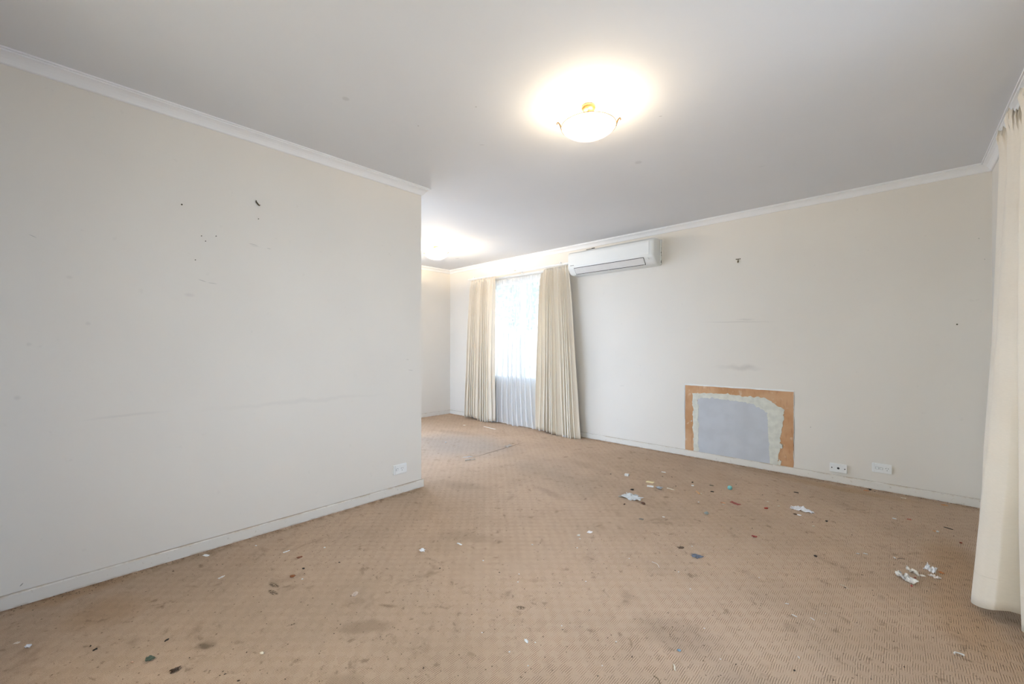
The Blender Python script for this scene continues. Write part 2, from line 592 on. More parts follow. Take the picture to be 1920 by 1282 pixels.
MAT_BULB = emit('bulb_glow', (1.0, .84, .60), 60.0)
MAT_LAWN = plain('lawn_and_paving', (.34, .335, .33), .9, var=.1, vscale=2)
MAT_BRICK = plain('pale_rendered_wall', (.62, .57, .50), .9, var=.08)
MAT_FENCE = plain('cream_steel_fence', (.78, .76, .68), .6, var=.05)

# ------------------------------------------------------------------ room shell
# floor
bm = bmesh.new()
box(bm, XD-T, XR+T, YF-T, YB+T, -.12, 0)
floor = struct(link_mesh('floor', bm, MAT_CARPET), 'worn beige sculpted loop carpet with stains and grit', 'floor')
# ceiling
bm = bmesh.new()
box(bm, XD-T, XR+T, YF-T, YB+T, ZC, ZC+.12)
struct(link_mesh('ceiling', bm, MAT_CEIL), 'flat off-white plaster ceiling', 'ceiling')


def wall(name, mat, axis, a0, a1, u0, u1, hole=None, z0=0.0, z1=ZC):
    """slab between a0..a1 on its thin axis, u0..u1 along the other; one rectangular opening"""
    bm = bmesh.new()

    def b(ua, ub, za, zb):
        if ub - ua < 1e-4 or zb - za < 1e-4:
            return
        if axis == 'y':
            box(bm, ua, ub, a0, a1, za, zb)
        else:
            box(bm, a0, a1, ua, ub, za, zb)
    if hole:
        h0, h1, k0, k1 = hole
        b(u0, h0, z0, z1)
        b(h1, u1, z0, z1)
        b(h0, h1, z0, k0)
        b(h0, h1, k1, z1)
    else:
        b(u0, u1, z0, z1)
    bmesh.ops.remove_doubles(bm, verts=bm.verts[:], dist=1e-5)
    o = link_mesh(name, bm, mat)
    return o


struct(wall('wall_back', MAT_WALL_B, 'y', YB, YB+T, XD-T, XR+T, WIN_BACK), 'long cream wall with air conditioner, curtained window and patch', 'wall')
struct(wall('wall_left', MAT_WALL_L, 'x', XL-PT, XL, YF, YP), 'big scuffed cream partition wall filling the left side', 'wall')
struct(wall('wall_right', MAT_WALL, 'x', XR, XR+T, YF-T, YB, WIN_RIGHT), 'cream wall behind the curtain at the right edge', 'wall')
struct(wall('wall_far', MAT_WALL, 'x', XD-T, XD, YK-T, YB, WIN_WEST_ADDED), 'pale end wall of the dining space beyond the partition', 'wall')
struct(wall('wall_front', MAT_WALL, 'y', YF-T, YF, XL-PT, XR, WIN_FRONT_ADDED), 'cream wall behind the camera with an added window', 'wall')
struct(wall('wall_dining', MAT_WALL, 'y', YK-T, YK, XD, XL-PT, WIN_DINING), 'wall with unseen glass door behind the partition', 'wall')

struct(wall('wall_shade_stub', MAT_WALL, 'y', YF, -.245, XL, -2.06), 'unseen stub wall added to shade the near end of the partition', 'wall')  # unseen stub, added only to cast a shadow edge on the partition

# skirting boards (out, up) profile
SK = [(-.002, 0), (.014, 0), (.014, .054), (.010, .060), (-.002, .060)]
CO = [(-.002, -.055), (.005, -.055), (.010, -.052), (.0135, -.0445), (.020, -.034), (.029, -.0245), (.040, -.0175),
      (.047, -.0145), (.047, -.0075), (.055, -.0075), (.055, .0), (-.002, .0)]
runs = {
    'left': ([(XL-PT, YK, 0), (XL-PT, YP, 0), (XL, YP, 0), (XL, -.245, 0)], 'cream skirting with grime along its top, foot of partition'),
    'back': ([(XR, YB, 0), (XD, YB, 0)], 'cream skirting under the patch and sockets'),
    'right': ([(XR, YF, 0), (XR, YB, 0)], 'cream skirting behind the curtain at the right edge'),
    'far': ([(XD, YB, 0), (XD, WIN_WEST_ADDED[1]+.03, 0)], 'cream skirting on the end wall of the dining space'),
}
for k, (pth, lb) in runs.items():
    bm = bmesh.new()
    prof = SK
    if k == 'left':
        pth = pth
    sweep(bm, pth, prof)
    struct(link_mesh('baseboard_' + k, bm, MAT_SKIRT), lb, 'skirting')
cor = {
    'left': ([(XL-PT, YK, ZC), (XL-PT, YP, ZC), (XL, YP, ZC), (XL, -.245, ZC)], 'white coved cornice along top of the partition'),
    'back': ([(XR, YB, ZC), (XD, YB, ZC)], 'white coved cornice above the air conditioner wall'),
    'right': ([(XR, YF, ZC), (XR, YB, ZC)], 'white coved cornice above the right curtain'),
    'far': ([(XD, YB, ZC), (XD, YK, ZC)], 'white coved cornice over the end wall of the dining space'),
}
for i, (k, (pth, lb)) in enumerate(cor.items()):
    bm = bmesh.new()
    sweep(bm, pth, CO)
    o = link_mesh('trim_%d' % (i+1), bm, MAT_CORNICE)
    struct(o, lb, 'cornice')

# windows
def window(idx, axis, pos, hole, label, nm=2, sill=True):
    u0, u1, z0, z1 = hole
    e = bpy.data.objects.new('window_%d' % idx, None)
    COL.objects.link(e)
    struct(e, label, 'window')
    bm = bmesh.new()
    fw, fd = .045, .035

    def bb(bm, ua, ub, va, vb, za, zb):
        if axis == 'y':
            box(bm, ua, ub, min(va, vb), max(va, vb), za, zb)
        else:
            box(bm, min(va, vb), max(va, vb), ua, ub, za, zb)
    p0, p1 = pos-fd, pos+fd
    bb(bm, u0, u1, p0, p1, z0, z0+fw)
    bb(bm, u0, u1, p0, p1, z1-fw, z1)
    bb(bm, u0, u0+fw, p0, p1, z0+fw, z1-fw)
    bb(bm, u1-fw, u1, p0, p1, z0+fw, z1-fw)
    for k in range(1, nm):
        c = u0 + (u1-u0)*k/nm
        bb(bm, c-.03, c+.03, p0, p1, z0+fw, z1-fw)
    f = link_mesh('window_frame', bm, MAT_FRAME, e)
    for k in range(nm):
        a = u0 + (u1-u0)*k/nm + .03
        b = u0 + (u1-u0)*(k+1)/nm - .03
        bm = bmesh.new()
        bb(bm, a, b, pos-.002, pos+.002, z0+fw-.005, z1-fw+.005)
        link_mesh('pane', bm, MAT_GLASS, e)
    return e


window(1, 'y', YB+.075, WIN_BACK, 'two-pane window behind the white sheer curtain')
window(2, 'x', XR+.075, WIN_RIGHT, 'window behind the cream curtain at the right edge')
window(3, 'y', YF-.075, WIN_FRONT_ADDED, 'unseen window added behind the camera for its daylight')
window(4, 'y', YK-.075, WIN_DINING, 'unseen glass door behind the partition, widened for its daylight')
window(5, 'x', XD-.075, WIN_WEST_ADDED, 'unseen sliding glass door added in the dining end wall for its daylight')
# window board under the back window
bm = bmesh.new()
box(bm, WIN_BACK[0]-.02, WIN_BACK[1]+.02, YB-.018, YB+.04, WIN_BACK[2]-.022, WIN_BACK[2])
struct(link_mesh('trim_5', bm, MAT_FRAME), 'white sill of the window behind the sheer curtain', 'sill')

# outside: ground, eaves, fence and trees behind the back window
bm = bmesh.new()
box(bm, -16, 11, -12, 13, -.45, -.25)
struct(link_mesh('ground', bm, MAT_LAWN), 'lawn and paving outside the house', 'ground')
bm = bmesh.new()
for (a, b, c, d) in ((XD-T-.6, XR+T+.6, YB+T, YB+T+.6), (XD-T-.6, XR+T+.6, YF-T-.75, YF-T),
                     (XR+T, XR+T+.6, YF-T, YB+T), (XD-T-.6, XD-T, YF-T, YB+T)):
    box(bm, a, b, c, d, ZC-.06, ZC+.05)
struct(link_mesh('roof', bm, MAT_FRAME), 'eaves of the house outside the windows', 'eaves')
bm = bmesh.new()
for k in range(48):
    x0 = -12 + k*.25
    box(bm, x0, x0+.235, 7.6 + (.02 if k % 2 else 0), 7.63 + (.02 if k % 2 else 0), -.26, 1.50)
fence = link_mesh('fence', bm, MAT_FENCE)
tag(fence, 'pale boundary fence outside, seen through the sheer curtain', 'fence')


def leaf_material():
    mt = M('leaves')
    c = mt.mix(mt.ramp(mt.noise(4, 3), .35, .65), (.05, .11, .045), (.13, .22, .09))
    mt.set(col=c, rough=.7)
    return mt.m


MAT_LEAF = leaf_material()
MAT_BARK = plain('bark', (.14, .10, .07), .9, var=.2)
rng = random.Random(5)
for ti, (tx, ty, lb) in enumerate(((-8.3, 9.6, 'dark green tree outside behind the left half of the window'),
                                   (-5.5, 9.9, 'green tree outside behind the window mullion'),
                                   (-2.7, 9.4, 'green tree outside behind the right half of the window'))):
    t = empty('garden_tree', (tx, ty, -.25), lb, 'tree')
    bm = bmesh.new()
    tube(bm, [(0, 0, 0), (.05, 0, .8), (.0, .05, 1.7), (.1, 0, 2.4)], [.13, .11, .09, .05], 10)
    link_mesh('trunk', bm, MAT_BARK, t)
    bm = bmesh.new()
    for k in range(2600):
        a, b2, r = rng.uniform(0, 2*PI), math.acos(rng.uniform(-1, 1)), rng.random()**.4
        p = Vector((1.30*r*math.sin(b2)*math.cos(a), 1.0*r*math.sin(b2)*math.sin(a), 2.75+1.15*r*math.cos(b2)))
        R = Matrix.Rotation(rng.uniform(0, 6), 3, 'Z') @ Matrix.Rotation(rng.uniform(0, 3), 3, 'X')
        s = rng.uniform(.05, .10)
        vs = [bm.verts.new(p + R @ Vector(q)*s) for q in ((0, -1, 0), (.5, 0, .1), (0, 1, 0), (-.5, 0, .1))]
        bm.faces.new(vs)
    link_mesh('foliage', bm, MAT_LEAF, t)


# ------------------------------------------------------------------ curtains
def cloth_grid(us, vs_fn, nz, ztop, zbot, name, mat, parent=None, thick=.0016):
    """us: list of parameters 0..1; vs_fn(s, t) -> point with t = 0 top .. 1 bottom"""
    bm = bmesh.new()
    rows = []
    for j in range(nz+1):
        t = j/nz
        rows.append([bm.verts.new(vs_fn(s, t)) for s in us])
    for a, b in zip(rows, rows[1:]):
        for i in range(len(us)-1):
            bm.faces.new((a[i], b[i], b[i+1], a[i+1]))
    o = link_mesh(name, bm, mat, parent, smooth=True)
    if thick:
        m = o.modifiers.new('thickness', 'SOLIDIFY')
        m.thickness = thick
        m.offset = 0
    return o


def hash1(k, seed):
    return random.Random(int(k*131+seed*977)).random()


def pleated(name, mat, parent, top, bot, y, ztop, zbot, n, amp_t, amp_b, seed, head=.05, side=None, top_fn=None, hem_fn=None, thick=.0016, res=14, wander=.5):
    """curtain hung along x; top/bot = (x0, x1)"""
    ns = n*res

    def lerp(a, b, t):
        return a + (b-a)*t

    def fn(s, t):
        e = t**.8
        x0, x1 = lerp(top[0], bot[0], e), lerp(top[1], bot[1], e)
        # uneven pleats that wander on their way down
        ph = n*s + .30*math.sin(2*PI*s*2.3+seed) + wander*t*noise.noise(Vector((s*3.1+seed, t*1.2, 0)))
        k = math.floor(ph)
        fr = ph-k
        am = lerp(amp_t, amp_b, min(1, t*1.3)) * (.55 + .75*lerp(hash1(k, seed), hash1(k+1, seed), fr))
        wv = math.sin(2*PI*ph)
        wv2 = math.copysign(abs(wv)**.75, wv)
        yy = am*wv2 + .25*am*math.sin(4*PI*ph + 1.3*seed + 2*t)
        omega = .28*(x1-x0)/n*math.sin(4*PI*ph)*min(1, .2+t)
        bulge = .012*noise.noise(Vector((s*5+seed*3, t*3.5, seed)))
        if t < head:
            q = t/head
            yy = yy*(.35+.65*q) + (1-q)*.004*math.sin(2*PI*ph*3.1)
        z = lerp(ztop, zbot, t)
        if top_fn:
            z += top_fn(s)*(1-t)**3
        if hem_fn:
            z += hem_fn(s)*t**6
        # small drops between the hooks
        z -= .007*(1-t)**12*(1+math.sin(2*PI*ph*1.0+1))
        return (lerp(x0, x1, s) + omega + .006*t*math.sin(9*s+seed), y - yy - bulge*t, z)
    us = [i/ns for i in range(ns+1)]
    return cloth_grid(us, fn, 46, ztop, zbot, name, mat, parent, thick)


# left drape of the back window
dl = empty('curtain', (-4.6, 4.19, 0), 'cream pleated curtain at the left side of the window', 'curtain')
o = pleated('drape_panel', MAT_DRAPE, None, (-4.80, -4.275), (-4.935, -4.295), 4.19, 2.128, .018, 11, .020, .032, 3.1,
            hem_fn=lambda s: .02*math.sin(7*s))
o.parent = dl
o.matrix_parent_inverse = Matrix.Translation(-Vector(dl.location))
# right drape: its leading edge has dropped off the track and is turned back
dr = empty('curtain', (-3.2, 4.18, 0), 'cream pleated curtain under the left end of the air conditioner', 'curtain')
o = pleated('drape_panel', MAT_DRAPE, None, (-3.395, -2.975), (-3.465, -2.80), 4.18, 2.122, .020, 12, .020, .040, 7.7,
            top_fn=lambda s: -.055*max(0, 1-s/.14), hem_fn=lambda s: .025*math.sin(5*s+1)-.01)
o.parent = dr
o.matrix_parent_inverse = Matrix.Translation(-Vector(dr.location))

# gathered heading tapes with hooks
for par, xa, xb, seed in ((dl, -4.80, -4.275, 3), (dr, -3.335, -2.975, 7)):
    nH = 9
    for k in range(nH):
        bm = bmesh.new()
        x = xa + (xb-xa)*(k+.5)/nH
        tube(bm, [(x, 4.188, 2.085), (x, 4.178, 2.10), (x, 4.180, 2.135), (x+.004, 4.186, 2.141), (x+.004, 4.190, 2.130)], .0022, 6)
        o = link_mesh('hook', bm, MAT_PLASTIC)
        o.parent = par
        o.matrix_parent_inverse = Matrix.Translation(-Vector(par.location))

# sheer
sh = pleated('sheer_curtain', MAT_SHEER, None, (-4.74, -3.06), (-4.76, -3.06), 4.258, 2.085, .012, 18, .012, .026, 11.3,
             thick=0, res=9, wander=.9, hem_fn=lambda s: .012*math.sin(23*s))
tag(sh, 'white sheer curtain hanging to the carpet between the cream curtains', 'sheer curtain')

# unseen cream voile, added to warm the daylight from behind the camera
mt = M('light_warming_voile')
tl = mt.n('ShaderNodeBsdfTranslucent', {'Color': (.95, .84, .66, 1)})
tr = mt.n('ShaderNodeBsdfTransparent', {'Color': (1.0, .88, .69, 1)})
mx = mt.n('ShaderNodeMixShader', {0: .80, 1: tl.outputs[0], 2: tr.outputs[0]})
mt.t.links.new(mx.outputs[0], mt.out.inputs[0])
sv = pleated('sheer_curtain', mt.m, None, (-2.03, .33), (-2.03, .33), YF+.05, 2.2, .02, 30, .010, .014, 2.3, thick=0, res=8)
tag(sv, 'unseen cream voile added to warm the daylight from behind the camera', 'sheer curtain')

# curtain track, two parallel rails on brackets
tk = empty('curtain_track', (-3.9, YB, 2.15), 'white double curtain track above the sheer curtain', 'curtain track')
for y0, z0, xa in ((4.178, 2.135, -4.84), (4.262, 2.105, -4.80)):
    bm = bmesh.new()
    box(bm, xa, -2.955, y0-.011, y0+.011, z0, z0+.020)
    box(bm, xa, -2.955, y0-.006, y0+.006, z0-.006, z0)
    o = link_mesh('rail', bm, MAT_TRACK)
    bevel(o, .003)
    o.parent = tk
    o.matrix_parent_inverse = Matrix.Translation(-Vector(tk.location))
for xb in (-4.70, -3.86, -3.08):
    bm = bmesh.new()
    box(bm, xb-.012, xb+.012, 4.16, YB, 2.155, 2.161)
    box(bm, xb-.012, xb+.012, YB-.004, YB, 2.12, 2.185)
    box(bm, xb-.010, xb+.010, 4.160, 4.166, 2.150, 2.172)
    o = link_mesh('bracket', bm, MAT_TRACK)
    o.parent = tk
    o.matrix_parent_inverse = Matrix.Translation(-Vector(tk.location))


# right-hand curtain, close to the camera: folds set out from key points (x, y) at top, middle and hem
def catmull(P, u):
    n = len(P)-1
    f = u*n
    i = min(int(f), n-1)
    t = f-i
    p0, p1, p2, p3 = P[max(i-1, 0)], P[i], P[i+1], P[min(i+2, n)]
    cr = [.5*(2*b + (c-a)*t + (2*a-5*b+4*c-d)*t*t + (-a+3*b-3*c+d)*t**3) for a, b, c, d in zip(p0, p1, p2, p3)]
    return tuple(.55*m + .45*(b+(c-b)*t) for m, b, c in zip(cr, p1, p2))


KT = [(.445, 3.46), (.387, 3.33), (.450, 3.24), (.386, 3.08), (.42, 3.03), (.452, 2.98), (.395, 2.83), (.450, 2.78), (.40, 2.68), (.45, 2.62), (.41, 2.52), (.45, 2.42), (.415, 2.32), (.45, 2.24)]
KM = [(.40, 3.36), (.350, 3.26), (.425, 3.10), (.328, 2.93), (.375, 2.85), (.430, 2.80), (.365, 2.72), (.435, 2.62), (.375, 2.54), (.435, 2.45), (.38, 2.36), (.44, 2.28), (.38, 2.2), (.43, 2.12)]
KB = [(.355, 3.14), (.270, 3.02), (.370, 2.86), (.228, 2.64), (.283, 2.565), (.420, 2.60), (.345, 2.50), (.42, 2.38), (.36, 2.30), (.42, 2.22), (.36, 2.14), (.42, 2.06), (.36, 1.98), (.42, 1.9)]
Z1, Z0 = 2.245, .030


def rfn(s, t):
    e = t
    q = []
    for k in range(len(KT)):
        a, b, c = KT[k], KM[k], KB[k]
        q.append(tuple((1-e)*(1-2*e)*a[i] + 4*e*(1-e)*b[i] + e*(2*e-1)*c[i] for i in range(2)))
    x, y = catmull(q, s)
    x += .006*t*noise.noise(Vector((s*16, t*5, 2.0))) + .002*noise.noise(Vector((s*50, t*14, 5)))
    if t < .04:
        g = math.sin(PI*min(1, t/.04))*.6 + .4*(1-t/.04)
        x -= .0075*g*math.sin(s*330) + .010*g
        y += .010*g*math.sin(s*300+1)
    z = Z1 + (Z0-Z1)*t
    z += (1-t)**30*(.012*math.sin(s*13*2*PI) + .008*math.sin(s*330+.6))
    z += t**8*(.014*noise.noise(Vector((s*9, 0, 9))) + .030*max(0, 1-abs(s-.33)/.09))
    return (x, y, z)


cr = empty('curtain', (.40, 2.7, 0), 'tall cream curtain with deep folds at the right edge, nearest to the camera', 'curtain')
o = cloth_grid([i/260 for i in range(261)], rfn, 60, Z1, Z0, 'drape_panel', MAT_DRAPE_R)
o.parent = cr
o.matrix_parent_inverse = Matrix.Translation(-Vector(cr.location))
# stitched hem line
bm = bmesh.new()
pts = []
for i in range(105):
    s = i/104*.72
    p = Vector(rfn(s, .945))
    pts.append(p + Vector((-.0018, -.0005, 0)))
tube(bm, pts, .0011, 5)
o = link_mesh('hem_stitching', bm, MAT_DRAPE_R, smooth=True)
o.parent = cr
o.matrix_parent_inverse = Matrix.Translation(-Vector(cr.location))
rt = empty('curtain_track', (.41, 2.0, 2.25), 'white track holding the curtain at the right edge', 'curtain track')
bm = bmesh.new()
box(bm, .415, .437, .05, 3.50, 2.245, 2.265)
o = link_mesh('rail', bm, MAT_TRACK)
bevel(o, .003)
o.parent = rt
o.matrix_parent_inverse = Matrix.Translation(-Vector(rt.location))
for yb in (.2, 1.8, 3.4):
    bm = bmesh.new()
    box(bm, .425, XR, yb-.012, yb+.012, 2.252, 2.262)
    o = link_mesh('bracket', bm, MAT_TRACK)
    o.parent = rt
    o.matrix_parent_inverse = Matrix.Translation(-Vector(rt.location))

# ------------------------------------------------------------------ air conditioner
ax0, ax1 = -2.945, -1.857
ac = empty('air_conditioner', (-2.4, YB, 1.98), 'white wall-mounted split air conditioner beside the window curtain', 'air conditioner')


def adopt(o, par):
    o.parent = par
    o.matrix_parent_inverse = Matrix.Translation(-Vector(par.location))
    return o


def extr(bm, prof, x0, x1, inset=None):
    """extrude a (depth from wall, z) profile along x with rounded ends"""
    rings = []
    cx = Vector((.09, 2.13))
    for x, k in inset or ((x0, 1.0), (x1, 1.0)):
        rings.append([bm.verts.new((x, YB - (d if k == 1 else max(0, cx.x + (d-cx.x)*k) if d > .0 else 0), z if k == 1 else cx.y + (z-cx.y)*(1-(1-k)*.35))) for d, z in prof])
    n = len(prof)
    for a, b in zip(rings, rings[1:]):
        for i in range(n):
            bm.faces.new((a[i], a[(i+1) % n], b[(i+1) % n], b[i]))
    bm.faces.new(rings[0])
    bm.faces.new(list(reversed(rings[-1])))
    bmesh.ops.recalc_face_normals(bm, faces=bm.faces[:])


PR = [(0, 1.982), (.100, 1.985), (.130, 1.993), (.158, 2.022), (.178, 2.048), (.188, 2.062), (.193, 2.085), (.193, 2.215), (.188, 2.238), (.172, 2.254), (.14, 2.263), (.05, 2.268), (0, 2.268)]
bm = bmesh.new()
extr(bm, PR, 0, 0, ((ax0, .86), (ax0+.006, .93), (ax0+.018, 1.0), (ax1-.035, 1.0), (ax1-.016, .95), (ax1-.005, .87), (ax1, .80)))
o = adopt(link_mesh('casing', bm, MAT_AC, smooth=True), ac)
m = o.modifiers.new('es', 'EDGE_SPLIT')
m.split_angle = math.radians(35)
# front panel
bm = bmesh.new()
extr(bm, [(.188, 2.066), (.1965, 2.088), (.1965, 2.213), (.190, 2.236), (.180, 2.246), (.170, 2.246), (.18, 2.07)], ax0+.012, ax1-.048)
adopt(bevel(link_mesh('front_panel', bm, MAT_AC), .002), ac)
# air flap under the panel and the dark slots round it
bm = bmesh.new()
fa, fb = ax0+.095, ax1-.115
A, B = Vector((.1865, 2.0585)), Vector((.136, 1.998))
dn = Vector((A.y-B.y, -(A.x-B.x))).normalized()
def q4(bm, u0, u1, P, Q, lift, th):
    vs = []
    for x in (u0, u1):
        for pt, l in ((P, lift), (Q, lift), (Q, lift-th), (P, lift-th)):
            d = pt + dn*l
            vs.append(bm.verts.new((x, YB-d.x, d.y)))
    for f in ((0, 1, 2, 3), (7, 6, 5, 4), (0, 4, 5, 1), (1, 5, 6, 2), (2, 6, 7, 3), (3, 7, 4, 0)):
        bm.faces.new([vs[i] for i in f])
q4(bm, fa, fb, A, B, .0062, .006)
adopt(bevel(link_mesh('air_flap', bm, MAT_FLAP), .001), ac)
bm = bmesh.new()
q4(bm, fa-.003, fb+.003, A+(A-B)*.06, A-(A-B)*.03, .0035, .004)
q4(bm, fa-.003, fb+.003, B+(A-B)*.03, B-(A-B)*.09, .0042, .004)
q4(bm, fa-.004, fa, A, B, .0035, .004)
q4(bm, fb, fb+.004, A, B, .0035, .004)
adopt(link_mesh('air_slot', bm, MAT_DARK), ac)
# flap pivots
for x in (fa+.012, (fa+fb)/2, fb-.015):
    bm = bmesh.new()
    d = B - (A-B)*.12 + dn*.004
    bmesh.ops.create_icosphere(bm, subdivisions=2, radius=.0065, matrix=Matrix.Translation((x, YB-d.x, d.y)))
    adopt(link_mesh('pivot', bm, MAT_AC, smooth=True), ac)
# maker's small wordmark, indicator window, mounting plate with grime at its right
bm = bmesh.new()
for k in range(7):
    box(bm, ax0+.045+k*.0075, ax0+.0505+k*.0075, YB-.1978, YB-.1963, 2.0905, 2.0965)
adopt(link_mesh('wordmark', bm, MAT_GREY), ac)
bm = bmesh.new()
lathe(bm, [(0, .0), (.011, .0), (.011, .0022), (.0095, .003), (0, .003)], 24)
mm = Matrix.Translation((ax1-.066, YB-.181, 2.040)) @ Matrix.Rotation(math.radians(118), 4, 'X')
bmesh.ops.transform(bm, matrix=mm, verts=bm.verts[:])
adopt(link_mesh('indicator_window', bm, MAT_FLAP), ac)
bm = bmesh.new()
box(bm, ax1-.02, ax1+.007, YB-.028, YB, 1.995, 2.262)
adopt(bevel(link_mesh('mounting_plate', bm, MAT_AC), .002), ac)
rg = random.Random(4)
for (z, s) in ((2.02, .010), (2.035, .006), (2.09, .005), (2.105, .004), (2.12, .007), (2.128, .006), (2.15, .004), (2.17, .004)):
    bm = bmesh.new()
    bmesh.ops.create_icosphere(bm, subdivisions=1, radius=1, matrix=Matrix.Translation((ax1+.007, YB-.018+rg.uniform(-.006, .006), z)) @ Matrix.Diagonal((.0025, s*.8, s*1.3, 1)))
    adopt(link_mesh('dirt_spot', bm, MAT_DARK), ac)
bm = bmesh.new()
box(bm, -2.62, -2.585, YB-.165, YB-.15, 2.263, 2.2695)
box(bm, -2.70, -2.62, YB-.16, YB-.15, 2.262, 2.266)
adopt(link_mesh('top_clip', bm, MAT_DARK), ac)


# ------------------------------------------------------------------ plasterboard patch
def jag(n, a, b, amp, seed, f=5.0):
    a, b = Vector(a), Vector(b)
    d = b-a
    nn = Vector((-d.y, d.x)).normalized()
    out = []
    for i in range(n):
        t = i/n
        out.append(a + d*t + nn*amp*(noise.noise(Vector((t*f, seed, 0)))+.5*noise.noise(Vector((t*f*4, seed, 3)))))
    return out


def poly_plate(name, outer, inner, y0, th, mat, par, sub=1):
    """plate in the wall plane between an outer and an inner outline (x, z)"""
    bm = bmesh.new()
    def ring(P, y):
        return [bm.verts.new((p[0], y, p[1])) for p in P]
    of, ob = ring(outer, y0-th), ring(outer, y0)
    n = len(outer)
    if inner:
        nf, nb = ring(inner, y0-th), ring(inner, y0)
        for i in range(n):
            j = (i+1) % n
            bm.faces.new((of[i], of[j], nf[j], nf[i]))
            bm.faces.new((nf[i], nf[j], nb[j], nb[i]))
            bm.faces.new((of[j], of[i], ob[i], ob[j]))
    else:
        bm.faces.new(of)
        for i in range(n):
            j = (i+1) % n
            bm.faces.new((of[j], of[i], ob[i], ob[j]))
        bmesh.ops.triangulate(bm, faces=[f for f in bm.faces if len(f.verts) > 4])
    bmesh.ops.recalc_face_normals(bm, faces=bm.faces[:])
    return adopt(link_mesh(name, bm, mat), par)


def brown_paper():
    mt = M('torn_plasterboard_paper')
    X, Y, Z = mt.xyz()[:3]
    c = mt.mix(mt.ramp(mt.noise(5, 4), .35, .65), (.50, .265, .125), (.60, .36, .20))
    strip = mt.n('ShaderNodeMapping', {'Vector': mt.coord(), 'Scale': (14, 1, 3)})
    c = mt.mix(mt.math('MULTIPLY', mt.ramp(mt.noise(3, 3, vec=strip.outputs[0]), .55, .7), .5), c, (.40, .20, .10))
    c = mt.mix(mt.math('MULTIPLY', mt.ramp(mt.noise(18, 3), .60, .72), .5), c, (.72, .58, .44))
    mt.set(col=c, rough=.85)
    return mt.m


MAT_PAPER_BROWN = brown_paper()
MAT_COMPOUND = plain('jointing_compound', (.66, .655, .575), .85, var=.07, vscale=22, bstr=.6)
MAT_BOARD = plain('grey_plasterboard_face', (.52, .535, .56), .8, var=.04, vscale=9)
MAT_CHIP = plain('exposed_white_plaster', (.80, .79, .76), .8, var=.05)
pt = empty('plasterboard_patch', (-1.13, YB, .06), 'grey plasterboard patch with brown paper border low on the wall', 'wall patch')
px0, px1, pz0, pz1 = -1.604, -.672, .060, .722
N = 60
def frame(x0, x1, z0, z1, amp, seed, f=6.0):
    return jag(N, (x0, z0), (x0, z1), amp, seed, f) + jag(N, (x0, z1), (x1, z1), amp, seed+1, f) + jag(N, (x1, z1), (x1, z0), amp, seed+2, f) + jag(N, (x1, z0), (x0, z0), amp*.1, seed+3, f)
o1 = frame(px0-.008, px1+.006, pz0, pz1+.014, .005, 1, 14)
poly_plate('chipped_paint_edge', o1, None, YB, .0012, MAT_CHIP, pt)
o2 = frame(px0, px1, pz0, pz1, .0035, 5, 9)
poly_plate('brown_paper', o2, None, YB-.0008, .0018, MAT_PAPER_BROWN, pt)
# compound ring: measured inner and outer borders
def border(L, R, Tp, amp, seed, bot):
    out = []
    out += jag(N, (L[0], bot), (L[1], Tp[0]), amp, seed, 9)
    k = len(Tp)-1
    m = N//k
    for i in range(k):
        a = (L[1]+(R[1]-L[1])*i/k, Tp[i]); b = (L[1]+(R[1]-L[1])*(i+1)/k, Tp[i+1])
        out += jag(m, a, b, amp, seed+i, 5)
    out += jag(N, (R[1], Tp[-1]), (R[0], bot), amp, seed+9, 9)
    out += jag(N, (R[0], bot), (L[0], bot), .0, seed+3, 4)
    return out
oc = border((-1.520, -1.532), (-.792, -.740), (.645, .655, .662, .650, .655, .560), .014, 11, pz0)
ic = border((-1.472, -1.475), (-.850, -.872), (.598, .612, .606, .600, .588, .520), .016, 31, pz0)
poly_plate('jointing_compound', oc, ic, YB-.0024, .0030, MAT_COMPOUND, pt)
poly_plate('plasterboard', frame(-1.482, -.835, pz0, .625, .0, 3), None, YB-.0024, .0014, MAT_BOARD, pt)
# torn flakes beside the right border
rg = random.Random(8)
for (fx, fz, fs) in ((-.79, .50, .022), (-.782, .42, .018), (-.765, .235, .020), (-1.517, .33, .013), (-.775, .085, .022), (-1.54, .36, .008), (-.80, .13, .012)):
    bm = bmesh.new()
    P = []
    nn = 11
    for k in range(nn):
        a = 2*PI*k/nn
        r = fs*rg.uniform(.5, 1.15)
        P.append((fx + r*math.cos(a)*.7, fz + r*math.sin(a)*1.4))
    poly_plate('torn_flake', P, None, YB-.0024, .0034, MAT_COMPOUND, pt)
    bm.free()


# ------------------------------------------------------------------ sockets
def rounded_plate(bm, wd, ht, th, r=.006, n=5):
    pts = []
    for cx, cz, a0 in ((wd/2-r, ht/2-r, 0), (-wd/2+r, ht/2-r, 90), (-wd/2+r, -ht/2+r, 180), (wd/2-r, -ht/2+r, 270)):
        for k in range(n+1):
            a = math.radians(a0+90*k/n)
            pts.append((cx+r*math.cos(a), cz+r*math.sin(a)))
    rings = []
    for y, ins in ((0, 0), (-th*.65, 0), (-th, .0022)):
        rings.append([bm.verts.new((x*(1-2*ins/wd), y, z*(1-2*ins/ht))) for x, z in pts])
    m = len(pts)
    for a, b in zip(rings, rings[1:]):
        for i in range(m):
            bm.faces.new((a[i], a[(i+1) % m], b[(i+1) % m], b[i]))
    bm.faces.new(rings[-1])
    bmesh.ops.recalc_face_normals(bm, faces=bm.faces[:])


def slot(bm, x, z, ang, L=.0072, W=.0024):
    vs = box(bm, -W/2, W/2, -.0124, -.0116, -L/2, L/2)
    mm = Matrix.Translation((x, 0, z)) @ Matrix.Rotation(math.radians(ang), 4, 'Y')
    bmesh.ops.transform(bm, matrix=mm, verts=vs)


